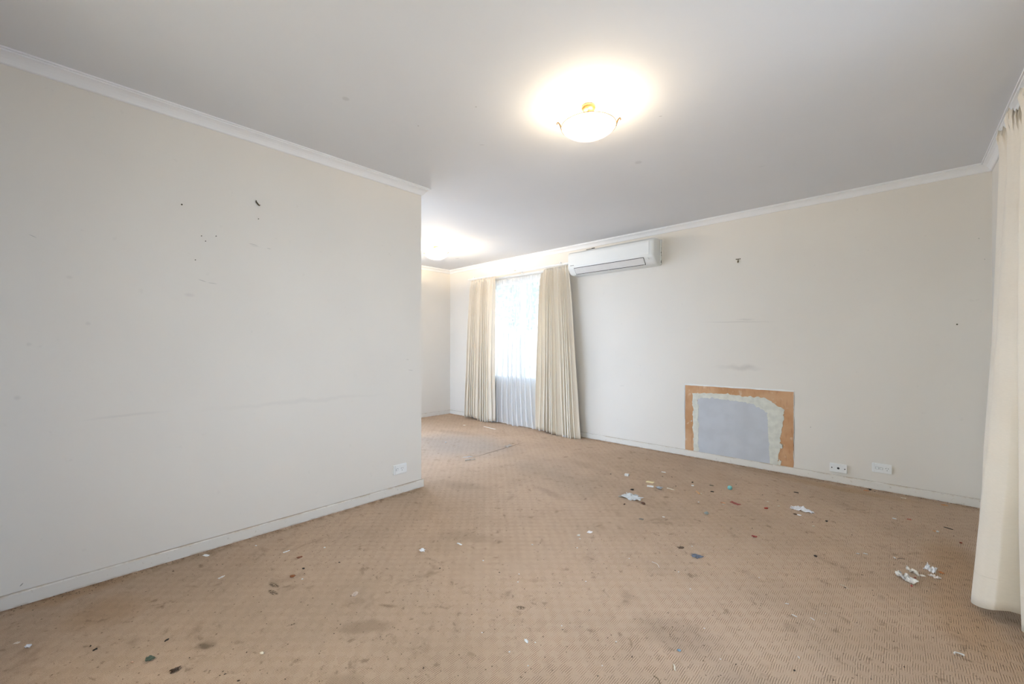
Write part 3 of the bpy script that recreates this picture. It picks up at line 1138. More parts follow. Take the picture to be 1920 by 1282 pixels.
def power_point(loc, rz, switches, label):
    e = empty('power_socket', loc, label, 'power socket', 'wall sockets')
    e.rotation_euler = (0, 0, rz)
    bm = bmesh.new()
    rounded_plate(bm, .116, .072, .0105)
    link_mesh('cover_plate', bm, MAT_PLASTIC, e)
    bm = bmesh.new()
    box(bm, -.045, -.0445, -.0113, -.010, -.034, .034)
    link_mesh('cover_seam', bm, MAT_GREY, e)
    bm = bmesh.new()
    box(bm, -.042, .054, -.0118, -.010, -.030, .030)
    bevel(link_mesh('insert', bm, MAT_PLASTIC, e), .001)
    for k in range(switches):
        sx = -.028 + k*.024
        bm = bmesh.new()
        box(bm, sx-.0095, sx+.0095, -.0124, -.0112, -.008, .008)
        f = link_mesh('switch_surround', bm, MAT_GREY, e)
        bm = bmesh.new()
        vs = box(bm, sx-.008, sx+.008, -.0150, -.0118, -.0065, .0065)
        for v in vs:
            if v.co.z > 0:
                v.co.y += .0015*(1 if v.co.y < -.013 else 0)
        bevel(link_mesh('rocker_switch', bm, MAT_PLASTIC, e), .0012)
    bm = bmesh.new()
    cx = .030 if switches == 2 else .014
    slot(bm, cx-.0068, .006, 32)
    slot(bm, cx+.0068, .006, -32)
    slot(bm, cx, -.0095, 0)
    link_mesh('socket_holes', bm, MAT_DARK, e)
    return e


power_point((-.0955, YB, .1695), 0, 2, 'white power point with two switches, nearest the right curtain')
power_point((XL, 1.713, .185), PI/2, 1, 'white power point near the end of the partition')
e = empty('antenna_socket', (-.3625, YB, .119), 'white plate with three dark holes beside the patched wall', 'antenna socket', 'wall sockets')
bm = bmesh.new()
rounded_plate(bm, .112, .070, .013, .004)
link_mesh('cover_plate', bm, MAT_PLASTIC, e)
for hx, r, nm in ((-.042, .0045, 'screw_hole'), (0, .0085, 'antenna_hole'), (.042, .0045, 'screw_hole')):
    bm = bmesh.new()
    lathe(bm, [(0, 0), (r, 0), (r, .001), (0, .001)], 20)
    bmesh.ops.transform(bm, matrix=Matrix.Translation((hx, -.0128, 0)) @ Matrix.Rotation(PI/2, 4, 'X'), verts=bm.verts[:])
    link_mesh(nm, bm, MAT_DARK, e)

# ------------------------------------------------------------------ hooks and nails on the walls
hk = empty('picture_hook', (XL, .754, 1.97), 'small bent brass picture hook high on the partition', 'hook')
bm = bmesh.new()
tube(bm, [(.001, -.008, .012), (.004, -.003, .004), (.004, .003, -.004), (.010, .007, -.010), (.014, .009, -.006)], [.003, .0042, .0042, .0035, .003], 8)
link_mesh('hook_plate', bm, MAT_NAIL, hk, True)
bm = bmesh.new()
tube(bm, [(0, -.009, .008), (.012, -.010, .013)], [.0018, .0018], 8)
bmesh.ops.create_icosphere(bm, subdivisions=2, radius=.0035, matrix=Matrix.Translation((.012, -.010, .013)))
link_mesh('nail', bm, MAT_NAIL, hk, True)
hb = empty('picture_hook', (-1.110, YB, 1.936), 'small dark three-pin picture hook above the scuffed line on the wall', 'hook')
bm = bmesh.new()
for dx in (-.019, -.001, .018):
    bmesh.ops.create_icosphere(bm, subdivisions=2, radius=1, matrix=Matrix.Translation((dx*.85, -.003, .012)) @ Matrix.Diagonal((.0055, .004, .005, 1)))
link_mesh('pin_head', bm, MAT_NAIL, hb, True)
bm = bmesh.new()
tube(bm, [(-.008, -.002, .010), (0, -.004, -.012), (.008, -.002, .010)], .0022, 8)
tube(bm, [(0, -.003, -.008), (0, -.012, -.018), (0, -.016, -.012)], [.0065, .0065, .005], 10)
link_mesh('hook_plate', bm, MAT_NAIL, hb, True)


def nail(loc, nrm, label, r=.004, group=None):
    bm = bmesh.new()
    p, d = Vector(loc), Vector(nrm)
    tube(bm, [p - d*.004, p + d*.010], .0014, 6)
    tube(bm, [p + d*.008, p + d*.011], r, 10)
    return tag(link_mesh('nail', bm, MAT_NAIL), label, 'nail', group)


nail((.303, YB, 1.278), (0, -1, 0), 'dark nail in the wall close to the right curtain', .005)
nail((XL, .397, 1.875), (1, 0, 0), 'small dark nail on the partition, left of the brass hook', .004)
for (y, z, lb) in ((.487, 1.708, 'tiny wall plug hole, left one of the upper pair under the hook'),
                   (.548, 1.725, 'tiny wall plug hole, right one of the upper pair under the hook')):
    pass
tiny = [(.482, 1.725), (.548, 1.737), (.500, 1.700), (.455, 1.590), (.757, 1.880), (.040, .790+.28)]
for y, z in tiny[:5]:
    nail((XL, y, z), (1, 0, 0), 'tiny dark pin head on the partition near the brass picture hook', .0026, 'pin heads on the partition')


# ------------------------------------------------------------------ ceiling lights
def ceiling_light(x, y, label, power):
    e = empty('ceiling_light', (x, y, ZC), label, 'ceiling light', 'bowl ceiling lights')
    bm = bmesh.new()
    lathe(bm, [(0, 0), (.036, 0), (.038, -.006), (.036, -.016), (.028, -.024), (.020, -.028), (0, -.028)], 40)
    link_mesh('canopy', bm, MAT_BRASS, e, True)
    bm = bmesh.new()
    tube(bm, [(0, 0, -.026), (0, 0, -.060)], .0075, 12)
    lathe(bm, [(0, -.056), (.016, -.058), (.017, -.064), (0, -.066)], 20)
    link_mesh('stem', bm, MAT_BRASS, e, True)
    zr = -.108
    bm = bmesh.new()
    # open bowl, hollow
    outer = [(0, -.052), (.030, -.0505), (.060, -.046), (.090, -.036), (.118, -.021), (.136, -.007), (.1415, 0)]
    inner = [(.1385, 0), (.133, -.006), (.115, -.018), (.088, -.033), (.058, -.043), (.030, -.0475), (0, -.049)]
    lathe(bm, [(r, z+zr) for r, z in outer + inner], 64)
    bmesh.ops.recalc_face_normals(bm, faces=bm.faces[:])
    link_mesh('glass_bowl', bm, MAT_BOWL, e, True)
    bm = bmesh.new()
    P = [(.1425*math.cos(2*PI*k/72), .1425*math.sin(2*PI*k/72), zr) for k in range(73)]
    tube(bm, P, .0017, 6, cap=False)
    link_mesh('rim', bm, MAT_BRASS, e, True)
    # three suspension arms: rod from the stem to a curled clip on the rim
    base = math.radians(43.17) - math.radians(8)
    for a in (base, base + math.radians(120)+math.radians(60), base + math.radians(98)):
        c, s = math.cos(a), math.sin(a)
        bm = bmesh.new()
        tube(bm, [(.012*c, .012*s, -.060), (.08*c, .08*s, -.075), (.138*c, .138*s, zr+.012)], .0016, 8)
        link_mesh('arm', bm, MAT_BRASS, e, True)
        bm = bmesh.new()
        pr = [(.1405, zr-.004), (.143, zr+.006), (.1465, zr+.018), (.152, zr+.028), (.158, zr+.034), (.1635, zr+.033), (.1645, zr+.027), (.161, zr+.024)]
        tube(bm, [(r*c, r*s, z) for r, z in pr], [.003, .0036, .0038, .0036, .0034, .003, .0028, .0024], 8)
        link_mesh('clip', bm, MAT_BRASS, e, True)
    for k in range(2):
        bm = bmesh.new()
        sx = .045*(1 if k else -1)
        bmesh.ops.create_icosphere(bm, subdivisions=2, radius=.014, matrix=Matrix.Translation((sx, 0, zr-.008)) @ Matrix.Diagonal((1.3, 1, 1, 1)))
        link_mesh('bulb', bm, MAT_BULB, e, True)
        pl = bpy.data.lights.new('lamp_glow', 'POINT')
        pl.energy = power/2
        pl.color = (1.0, .81, .56)
        pl.shadow_soft_size = .022
        po = bpy.data.objects.new('lamp_glow', pl)
        COL.objects.link(po)
        po.parent = e
        po.location = (sx, 0, zr+.012)
    return e


ceiling_light(-1.186, 1.85, 'lit glass bowl ceiling light with brass clips, nearest to the camera', LAMP)
ceiling_light(-4.27, 3.15, 'lit ceiling light far off in the dining space, past the partition', LAMP*6.0)

# (shape, x, y, length, turn, width ratio, height, colour, name, label, category, group)
LITTER = [
    ('cube', -1.720, 3.288, 0.0323, 0.28, 0.90, 0.0140, (0.8, 0.8, 0.79), 'foam_piece', 'small white foam cube, leftmost piece of the litter near the patch', 'foam', None),
    ('sheet', -1.528, 3.603, 0.0357, 0.31, 0.56, 0.0020, (0.8, 0.8, 0.79), 'paper_strip', 'thin white strip farthest back among the litter on the carpet', 'paper', None),
    ('sheet', -1.498, 3.262, 0.0608, 0.17, 0.72, 0.0020, (0.8, 0.7, 0.42), 'paper_strip', 'pale yellow rectangle lying behind a white one on the carpet', 'paper', None),
    ('sheet', -1.451, 3.165, 0.0490, 0.35, 0.88, 0.0030, (0.8, 0.8, 0.79), 'paper_scrap', 'white rectangle just in front of the pale yellow one', 'paper', None),
    ('crumple', -1.375, 3.163, 0.0372, 0.42, 0.80, 0.0160, (0.42, 0.46, 0.52), 'foil_ball', 'crumpled blue-grey foil beside the white rectangle on the carpet', 'foil', None),
    ('stick', -1.302, 3.207, 0.0643, -0.09, 0.12, 0.0030, (0.74, 0.68, 0.56), 'wooden_stick', 'thin pale stick right of the crumpled foil', 'stick', None),
    ('lump', -1.518, 2.987, 0.0290, 0.76, 0.60, 0.0100, (0.03, 0.02, 0.015), 'dirt_lump', 'dark lump behind the clear plastic wrapper', 'dirt', None),
    ('film', -1.442, 2.829, 0.1380, -0.02, 0.68, 0.0200, (0.85, 0.87, 0.88), 'plastic_wrapper', 'clear crumpled plastic wrapper on the middle of the carpet', 'wrapper', None),
    ('lump', -1.325, 2.779, 0.0441, -0.58, 0.60, 0.0120, (0.12, 0.045, 0.02), 'nut_shell', 'dark brown oval shell at the right tip of the plastic wrapper', 'nut shell', None),
    ('lump', -1.422, 2.685, 0.0128, 0.67, 0.70, 0.0050, (0.12, 0.045, 0.02), 'dirt_lump', 'small brown crumb left of and in front of the plastic wrapper', 'dirt', None),
    ('leaf', -1.218, 2.524, 0.0291, 0.28, 0.68, 0.0030, (0.17, 0.16, 0.14), 'dry_leaf', 'grey-brown flat leaf in front of the plastic wrapper', 'leaf', None),
    ('sheet', -1.127, 2.657, 0.0150, -0.07, 0.80, 0.0020, (0.8, 0.8, 0.79), 'paper_scrap', 'small white scrap between the plastic wrapper and the blue-grey film', 'paper', None),
    ('lump', -1.236, 3.485, 0.0156, 0.79, 0.80, 0.0090, (0.03, 0.02, 0.015), 'bead', 'black bead behind a white lump, in front of the patch', 'bead', None),
    ('cube', -1.208, 3.409, 0.0184, 0.39, 0.70, 0.0070, (0.8, 0.8, 0.79), 'foam_piece', 'small white lump just in front of the black bead', 'foam', None),
    ('stick', -1.119, 3.271, 0.0622, -0.81, 0.35, 0.0060, (0.7, 0.38, 0.16), 'orange_peel', 'orange bit with a white end beside a white crumb', 'peel', None),
    ('lump', -1.094, 3.267, 0.0177, 0.75, 0.70, 0.0060, (0.74, 0.68, 0.56), 'crumb', 'cream crumb right beside the orange bit with a white end', 'crumb', None),
    ('lump', -1.047, 3.076, 0.0113, 0.79, 0.80, 0.0070, (0.8, 0.8, 0.79), 'bead', 'single round white bead in front of the orange bit', 'bead', None),
    ('ring', -1.099, 3.520, 0.0280, 0.00, 0.60, 0.0040, (0.2, 0.15, 0.09), 'elastic_band', 'small brown loop lying left of the teal ball', 'elastic band', None),
    ('stick', -1.047, 3.368, 0.0233, 0.44, 0.30, 0.0040, (0.03, 0.02, 0.015), 'twig', 'short dark twig in front of the small brown loop', 'twig', None),
    ('ball', -0.965, 3.524, 0.0332, 0.76, 1.00, 0.0300, (0.22, 0.55, 0.52), 'toy_ball', 'half-sunk teal blue toy ball in front of the patch', 'ball', None),
    ('flat', -0.853, 3.237, 0.0696, -0.37, 0.48, 0.0060, (0.36, 0.1, 0.08), 'cardboard_piece', 'long dark red flat piece on the carpet before the patch', 'cardboard', None),
    ('flat', -0.917, 3.189, 0.0301, 0.27, 0.64, 0.0040, (0.66, 0.36, 0.22), 'crumb', 'orange flat crumb immediately left of the dark red piece', 'crumb', None),
    ('lump', -0.905, 3.152, 0.0152, 0.40, 0.60, 0.0050, (0.74, 0.68, 0.56), 'crumb', 'cream crumb in front of the orange flat crumb', 'crumb', None),
    ('lump', -0.668, 3.277, 0.0324, 0.98, 0.60, 0.0090, (0.5, 0.07, 0.04), 'crayon_piece', 'bright red crumb left of the white torn paper', 'crayon', None),
    ('lump', -0.689, 3.428, 0.0178, 0.67, 0.50, 0.0050, (0.74, 0.68, 0.56), 'crumb', 'cream crumb behind the bright red crumb', 'crumb', None),
    ('lump', -0.613, 3.385, 0.0184, 0.71, 0.60, 0.0050, (0.74, 0.68, 0.56), 'crumb', 'cream crumb between the red crumb and the white torn paper', 'crumb', None),
    ('paper', -0.483, 3.409, 0.1243, -0.06, 0.60, 0.0220, (0.82, 0.82, 0.85), 'torn_paper', 'largest white torn paper strip on the carpet, right of centre', 'paper', None),
    ('spoon', -0.493, 3.298, 0.0493, 0.10, 0.36, 0.0100, (0.82, 0.82, 0.82), 'plastic_spoon_tip', 'white oval scrap with a brown end, in front of the torn paper', 'plastic scrap', None),
    ('stick', -0.573, 3.793, 0.0303, 0.13, 0.20, 0.0040, (0.03, 0.02, 0.015), 'twig', 'short dark twig behind the white torn paper strip', 'twig', None),
    ('lump', -0.387, 3.156, 0.0149, 0.74, 0.80, 0.0060, (0.74, 0.68, 0.56), 'crumb', 'cream crumb in front of the right end of the torn paper', 'crumb', None),
    ('flat', -0.621, 2.749, 0.0253, 0.32, 0.64, 0.0040, (0.32, 0.05, 0.04), 'crayon_piece', 'dark red chip alone on the carpet in front of the bright red crumb', 'crayon', None),
    ('crumple', -0.937, 2.896, 0.0238, 0.39, 0.80, 0.0120, (0.33, 0.36, 0.34), 'fluff', 'grey fluff in front of the white bead', 'fluff', None),
    ('lump', -0.336, 3.300, 0.0163, 0.74, 0.80, 0.0080, (0.03, 0.02, 0.015), 'dirt_lump', 'round black crumb with a thin tail, right of the torn paper', 'dirt', None),
    ('tissue', 0.025, 2.734, 0.0721, -0.79, 0.40, 0.0260, (0.8, 0.77, 0.73), 'tissue', 'torn white tissue with a red tip, left one by the right curtain', 'tissue', None),
    ('lump', 0.044, 2.682, 0.0092, 0.22, 0.90, 0.0080, (0.5, 0.1, 0.1), 'crayon_piece', 'red crumb at the tip of the left torn tissue', 'crayon', None),
    ('tissue', 0.056, 2.848, 0.0644, -0.82, 0.24, 0.0140, (0.76, 0.7, 0.62), 'tissue', 'narrow cream tissue twist between two larger tissues', 'tissue', None),
    ('tissue', 0.117, 2.932, 0.0439, -0.75, 0.66, 0.0300, (0.82, 0.8, 0.79), 'tissue', 'crumpled white tissue nearest to the right curtain', 'tissue', None),
    ('tissue', 0.127, 2.861, 0.0301, -0.37, 0.43, 0.0140, (0.8, 0.72, 0.68), 'tissue', 'small pinkish tissue shred in front of the crumpled one by the curtain', 'tissue', None),
    ('lump', 0.093, 2.936, 0.0061, -0.17, 0.70, 0.0080, (0.8, 0.8, 0.79), 'crumb', 'white crumb at the left of the crumpled tissue near the curtain', 'crumb', None),
    ('flat', 0.154, 2.944, 0.0191, -0.75, 0.80, 0.0050, (0.6, 0.25, 0.1), 'crumb', 'orange crumb right of the crumpled tissue', 'crumb', None),
    ('lump', 0.058, 2.792, 0.0104, 0.29, 0.50, 0.0050, (0.32, 0.06, 0.04), 'crumb', 'dark red crumb under the narrow tissue twist', 'crumb', None),
    ('stick', -0.161, 2.905, 0.0144, 0.59, 0.30, 0.0030, (0.8, 0.8, 0.79), 'matchstick', 'short white stick, left one of a pair behind the tissues', 'stick', None),
    ('stick', -0.131, 2.931, 0.0194, 0.21, 0.25, 0.0030, (0.8, 0.8, 0.79), 'matchstick', 'short white stick, right one of a pair behind the tissues', 'stick', None),
    ('stick', -0.016, 2.981, 0.0135, -0.73, 0.35, 0.0030, (0.8, 0.8, 0.79), 'matchstick', 'white chip at the left end of a dark curved hair', 'stick', None),
    ('hair', 0.009, 2.990, 0.0368, 0.75, 0.10, 0.0030, (0.03, 0.02, 0.015), 'hair_strand', 'short dark curved hair behind the left torn tissue', 'hair', None),
    ('hair', -0.186, 2.465, 0.0385, -0.43, 0.06, 0.0020, (0.74, 0.68, 0.56), 'thread', 'pale thread with a black speck, left of the tissues', 'thread', None),
    ('lump', -0.182, 2.455, 0.0071, 0.14, 0.70, 0.0040, (0.03, 0.02, 0.015), 'dirt_lump', 'black speck on the pale thread', 'dirt', None),
    ('lump', 0.258, 3.463, 0.0133, -0.23, 0.60, 0.0070, (0.32, 0.07, 0.04), 'crumb', 'dark red crumb close to the foot of the right curtain', 'crumb', None),
    ('stick', 0.223, 3.688, 0.0418, -0.37, 0.12, 0.0040, (0.03, 0.02, 0.015), 'twig', 'long thin dark twig near the right curtain', 'twig', None),
    ('flat', 0.159, 3.583, 0.0150, -0.07, 0.64, 0.0040, (0.62, 0.32, 0.13), 'crumb', 'orange chip touching a white crumb near the long dark twig', 'crumb', None),
    ('lump', 0.171, 3.575, 0.0134, 0.46, 0.80, 0.0080, (0.8, 0.8, 0.79), 'crumb', 'white crumb touching an orange chip near the long dark twig', 'crumb', None),
    ('flat', 0.026, 4.197, 0.0279, 0.25, 0.48, 0.0040, (0.74, 0.68, 0.56), 'paint_chip', 'cream paint chip lying against the skirting below the power point', 'paint chip', None),
    ('flat', -0.184, 4.214, 0.0358, 0.40, 0.56, 0.0050, (0.55, 0.24, 0.1), 'leaf_bit', 'orange-brown leaf bit against the skirting between the sockets', 'leaf', None),
    ('lump', -0.163, 4.251, 0.0187, 0.27, 0.60, 0.0100, (0.03, 0.02, 0.015), 'dirt_lump', 'black lump beside the orange leaf bit at the skirting', 'dirt', None),
    ('flat', 0.237, 4.212, 0.0320, 0.25, 0.56, 0.0050, (0.6, 0.28, 0.11), 'leaf_bit', 'orange-brown leaf bit against the skirting near the right curtain', 'leaf', None),
    ('ring', -0.021, 3.659, 0.0190, 0.05, 0.60, 0.0040, (0.8, 0.8, 0.79), 'plastic_ring', 'small pale ring on the carpet below the power point', 'plastic scrap', None),
    ('flat', 0.050, 3.709, 0.0201, -0.10, 0.80, 0.0040, (0.5, 0.16, 0.11), 'crumb', 'reddish flake right of the small pale ring', 'crumb', None),
    ('clip', 0.160, 2.210, 0.0292, 0.39, 0.35, 0.0090, (0.82, 0.81, 0.8), 'curtain_hook', 'white plastic curtain hook on the carpet, lower right', 'curtain hook', None),
    ('lump', -2.152, 0.732, 0.0255, 0.84, 0.65, 0.0090, (0.3, 0.11, 0.04), 'almond', 'brown oval nut on the carpet in front of the partition', 'nut', None),
    ('flat', -2.442, 0.801, 0.0331, 1.66, 0.27, 0.0040, (0.8, 0.8, 0.79), 'paper_scrap', 'torn white sliver beside the partition skirting', 'paper', None),
    ('flat', -2.322, 0.826, 0.0220, 1.62, 0.80, 0.0040, (0.26, 0.09, 0.04), 'leaf_bit', 'rust-coloured flake behind the brown oval nut', 'leaf', None),
    ('lump', -2.191, 0.797, 0.0144, 0.59, 0.70, 0.0050, (0.03, 0.02, 0.015), 'dirt_lump', 'black crumb between the rust flake and the oval nut', 'dirt', None),
    ('leaf', -1.795, 0.875, 0.0324, 2.16, 0.75, 0.0040, (0.58, 0.46, 0.38), 'petal', 'pale pinkish petal on the middle left of the carpet', 'petal', None),
    ('crumple', -1.901, 1.309, 0.0272, 0.63, 0.80, 0.0100, (0.84, 0.85, 0.88), 'foam_piece', 'white crumbled foam bit in front of the end of the partition', 'foam', None),
    ('flat', -2.401, 0.495, 0.0264, 2.00, 0.40, 0.0040, (0.7, 0.66, 0.62), 'paper_scrap', 'white sliver with a tail, near the partition and left of the brown nut', 'paper', None),
    ('lump', -1.696, 0.473, 0.0166, 0.44, 0.70, 0.0070, (0.76, 0.66, 0.5), 'crumb', 'cream crumb near the front edge of the carpet, left of centre', 'crumb', None),
    ('flat', -2.707, 0.489, 0.0349, 0.41, 0.48, 0.0040, (0.84, 0.83, 0.82), 'paper_scrap', 'white folded scrap lying beside the partition skirting, farther left', 'paper', None),
    ('flat', -2.434, -0.144, 0.0164, 0.92, 0.56, 0.0030, (0.72, 0.62, 0.54), 'paper_scrap', 'narrow cream sliver at the far left edge of the carpet', 'paper', None),
    ('crumple', -2.370, -0.115, 0.0194, 0.60, 0.60, 0.0080, (0.72, 0.74, 0.8), 'foam_piece', 'bluish white foam bit at the far left edge of the carpet', 'foam', None),
    ('crumple', -1.958, 0.189, 0.0266, 0.35, 0.70, 0.0080, (0.1, 0.13, 0.09), 'fluff', 'dark green fluff near the bottom left of the carpet', 'fluff', None),
    ('lump', -1.985, 0.145, 0.0098, 1.15, 0.60, 0.0060, (0.55, 0.36, 0.25), 'crumb', 'tan crumb left of the dark green fluff', 'crumb', None),
    ('lump', -2.204, 0.046, 0.0051, 1.77, 0.80, 0.0060, (0.03, 0.02, 0.015), 'dirt_lump', 'black speck behind a black sliver at lower left', 'dirt', None),
    ('flat', -2.168, 0.057, 0.0121, 2.00, 0.64, 0.0040, (0.03, 0.02, 0.015), 'dirt_lump', 'black sliver in front of a black speck at lower left', 'dirt', None),
    ('stick', -2.037, 0.246, 0.0139, 2.10, 0.40, 0.0040, (0.03, 0.02, 0.015), 'twig', 'black sliver behind the dark soil clump at lower left', 'twig', None),
    ('crumple', -1.825, 0.240, 0.0240, 1.87, 0.50, 0.0070, (0.07, 0.042, 0.025), 'soil_clump', 'crumbly dark soil clump at lower left of the carpet', 'soil', None),
    ('stick', -1.813, 1.498, 0.0337, 0.21, 0.30, 0.0030, (0.8, 0.8, 0.79), 'matchstick', 'short white stick in front of the carpet gap, left of centre', 'stick', None),
    ('sheet', -1.361, 2.137, 0.0253, 0.16, 1.28, 0.0020, (0.86, 0.83, 0.84), 'paper_scrap', 'white ragged scrap in the middle of the carpet', 'paper', None),
    ('flat', -1.385, 2.053, 0.0158, 0.32, 1.28, 0.0040, (0.66, 0.62, 0.56), 'crumb', 'greyish crumb left of the white ragged scrap', 'crumb', None),
    ('film', -0.782, 2.283, 0.0466, 0.40, 0.85, 0.0060, (0.2, 0.23, 0.29), 'plastic_film', 'dark blue-grey crumpled film, middle right of the carpet', 'wrapper', None),
    ('flat', -0.885, 2.319, 0.0336, 0.93, 0.64, 0.0040, (0.13, 0.08, 0.05), 'leaf_bit', 'dark brown flake behind the blue-grey film', 'leaf', None),
    ('lump', -0.324, 2.713, 0.0171, -0.12, 0.70, 0.0080, (0.03, 0.02, 0.015), 'dirt_lump', 'black shard between the torn paper and the pale thread', 'dirt', None),
    ('stick', -0.355, 2.130, 0.0144, 0.59, 0.25, 0.0030, (0.8, 0.8, 0.79), 'matchstick', 'white sliver behind a slanted one, lower right', 'stick', None),
    ('stick', -0.317, 2.056, 0.0192, -0.16, 0.20, 0.0030, (0.8, 0.8, 0.79), 'matchstick', 'slanted white sliver on a bluish fleck, lower right', 'stick', None),
    ('stick', -0.259, 2.083, 0.0166, -0.44, 0.20, 0.0030, (0.8, 0.8, 0.79), 'matchstick', 'slim white sliver right of the one on a bluish fleck', 'stick', None),
    ('stick', -0.263, 1.792, 0.0099, -0.79, 0.35, 0.0030, (0.8, 0.8, 0.79), 'matchstick', 'tiny white stick nearest the front edge, lower right', 'stick', None),
    ('stick', -0.571, 1.437, 0.0275, -0.99, 0.20, 0.0030, (0.74, 0.68, 0.56), 'matchstick', 'pale upright sliver in front of the blue fleck', 'stick', None),
    ('lump', -0.591, 1.530, 0.0142, 0.69, 0.80, 0.0050, (0.2, 0.32, 0.44), 'clay_piece', 'blue fleck on the carpet foreground, right of centre', 'clay', None),
    ('hair', -0.593, 1.345, 0.0376, -0.50, 0.12, 0.0050, (0.16, 0.12, 0.05), 'thread', 'curved olive thread at the bottom edge of the carpet', 'thread', None),
    ('hair', -0.911, 2.051, 0.0604, -0.46, 0.06, 0.0030, (0.8, 0.8, 0.79), 'thread', 'thin white thread left of the blue-grey film', 'thread', None),
    ('lump', -0.263, 1.708, 0.0067, 0.46, 0.80, 0.0050, (0.03, 0.02, 0.015), 'dirt_lump', 'black crumb at the front of the carpet near the tiny white stick', 'dirt', None),
    ('lump', -1.034, 1.181, 0.0247, -0.37, 0.50, 0.0050, (0.8, 0.8, 0.79), 'paper_scrap', 'tiny white V-shaped scrap in the carpet foreground', 'paper', None),
    ('sheet', -4.095, 3.915, 0.2602, -0.10, 0.11, 0.0020, (0.8, 0.76, 0.7), 'paper_strip', 'long pale strip on the carpet in front of the sheer curtain', 'paper', None),
    ('film', -3.090, 2.675, 0.0863, 1.34, 0.51, 0.0050, (0.66, 0.56, 0.46), 'torn_tape', 'loose tan carpet tape at the near end of the carpet gap', 'tape', None),
    ('film', -3.182, 2.736, 0.0939, 1.08, 0.27, 0.0030, (0.75, 0.74, 0.76), 'torn_tape', 'whitish tape remnant behind the loose tan tape', 'tape', None),
    ('film', -3.199, 3.346, 0.1293, 1.80, 0.51, 0.0050, (0.62, 0.54, 0.46), 'torn_tape', 'frayed tape at the far end of the carpet gap', 'tape', None),
    ('lump', -4.489, 3.798, 0.0449, 0.29, 0.70, 0.0060, (0.74, 0.68, 0.56), 'crumb', 'pale crumb in front of the left window curtain', 'crumb', None),
    ('lump', -3.845, 2.971, 0.0201, 0.46, 0.80, 0.0080, (0.8, 0.8, 0.79), 'crumb', 'small white crumb beside the end of the partition, farther back', 'crumb', None),
    ('tissue', -2.978, 4.183, 0.0851, 0.58, 0.57, 0.0300, (0.84, 0.82, 0.8), 'tissue', 'crumpled white tissue under the hem of the curtain beside the window', 'tissue', None),
    ('lump', -1.511, 1.778, 0.0112, 0.46, 0.70, 0.0040, (0.8, 0.8, 0.79), 'paper_flake', 'tiny white flake scattered on the beige carpet foreground', 'paper flake', 'tiny white flakes scattered over the carpet'),
    ('lump', -1.322, 1.450, 0.0085, 0.36, 0.70, 0.0040, (0.8, 0.8, 0.79), 'paper_flake', 'tiny white flake scattered on the beige carpet foreground', 'paper flake', 'tiny white flakes scattered over the carpet'),
    ('lump', -0.987, 1.344, 0.0072, 0.59, 0.70, 0.0040, (0.8, 0.8, 0.79), 'paper_flake', 'tiny white flake scattered on the beige carpet foreground', 'paper flake', 'tiny white flakes scattered over the carpet'),
    ('lump', -1.005, 1.200, 0.0067, 0.46, 0.70, 0.0040, (0.8, 0.8, 0.79), 'paper_flake', 'tiny white flake scattered on the beige carpet foreground', 'paper flake', 'tiny white flakes scattered over the carpet'),
    ('lump', -1.039, 2.013, 0.0085, 0.36, 0.70, 0.0040, (0.8, 0.8, 0.79), 'paper_flake', 'tiny white flake scattered on the beige carpet foreground', 'paper flake', 'tiny white flakes scattered over the carpet'),
    ('lump', -0.783, 1.413, 0.0067, 0.46, 0.70, 0.0040, (0.8, 0.8, 0.79), 'paper_flake', 'tiny white flake scattered on the beige carpet foreground', 'paper flake', 'tiny white flakes scattered over the carpet'),
    ('lump', -0.760, 1.274, 0.0058, 0.54, 0.70, 0.0040, (0.8, 0.8, 0.79), 'paper_flake', 'tiny white flake scattered on the beige carpet foreground', 'paper flake', 'tiny white flakes scattered over the carpet'),
    ('lump', -0.845, 2.377, 0.0095, 0.32, 0.70, 0.0040, (0.8, 0.8, 0.79), 'paper_flake', 'tiny white flake scattered on the beige carpet foreground', 'paper flake', 'tiny white flakes scattered over the carpet'),
    ('lump', -0.467, 1.591, 0.0058, 0.54, 0.70, 0.0040, (0.8, 0.8, 0.79), 'paper_flake', 'tiny white flake scattered on the beige carpet foreground', 'paper flake', 'tiny white flakes scattered over the carpet'),
    ('lump', -0.950, 1.095, 0.0067, 0.46, 0.70, 0.0040, (0.8, 0.8, 0.79), 'paper_flake', 'tiny white flake scattered on the beige carpet foreground', 'paper flake', 'tiny white flakes scattered over the carpet'),
    ('lump', -2.333, 0.961, 0.0125, 0.50, 0.70, 0.0040, (0.8, 0.8, 0.79), 'paper_flake', 'tiny white flake scattered on the beige carpet foreground', 'paper flake', 'tiny white flakes scattered over the carpet'),
    ('lump', -2.096, 0.758, 0.0112, 0.46, 0.70, 0.0040, (0.8, 0.8, 0.79), 'paper_flake', 'tiny white flake scattered on the beige carpet foreground', 'paper flake', 'tiny white flakes scattered over the carpet'),
    ('lump', -2.636, 0.706, 0.0130, 0.39, 0.70, 0.0040, (0.8, 0.8, 0.79), 'paper_flake', 'tiny white flake scattered on the beige carpet foreground', 'paper flake', 'tiny white flakes scattered over the carpet'),
    ('lump', -1.305, 1.921, 0.0108, 0.38, 0.70, 0.0040, (0.8, 0.8, 0.79), 'paper_flake', 'tiny white flake scattered on the beige carpet foreground', 'paper flake', 'tiny white flakes scattered over the carpet'),
    ('lump', -1.191, 1.098, 0.0072, 0.59, 0.70, 0.0040, (0.8, 0.8, 0.79), 'paper_flake', 'tiny white flake scattered on the beige carpet foreground', 'paper flake', 'tiny white flakes scattered over the carpet'),
    ('lump', -0.494, 2.279, 0.0073, 0.28, 0.70, 0.0040, (0.8, 0.8, 0.79), 'paper_flake', 'tiny white flake scattered on the beige carpet foreground', 'paper flake', 'tiny white flakes scattered over the carpet'),
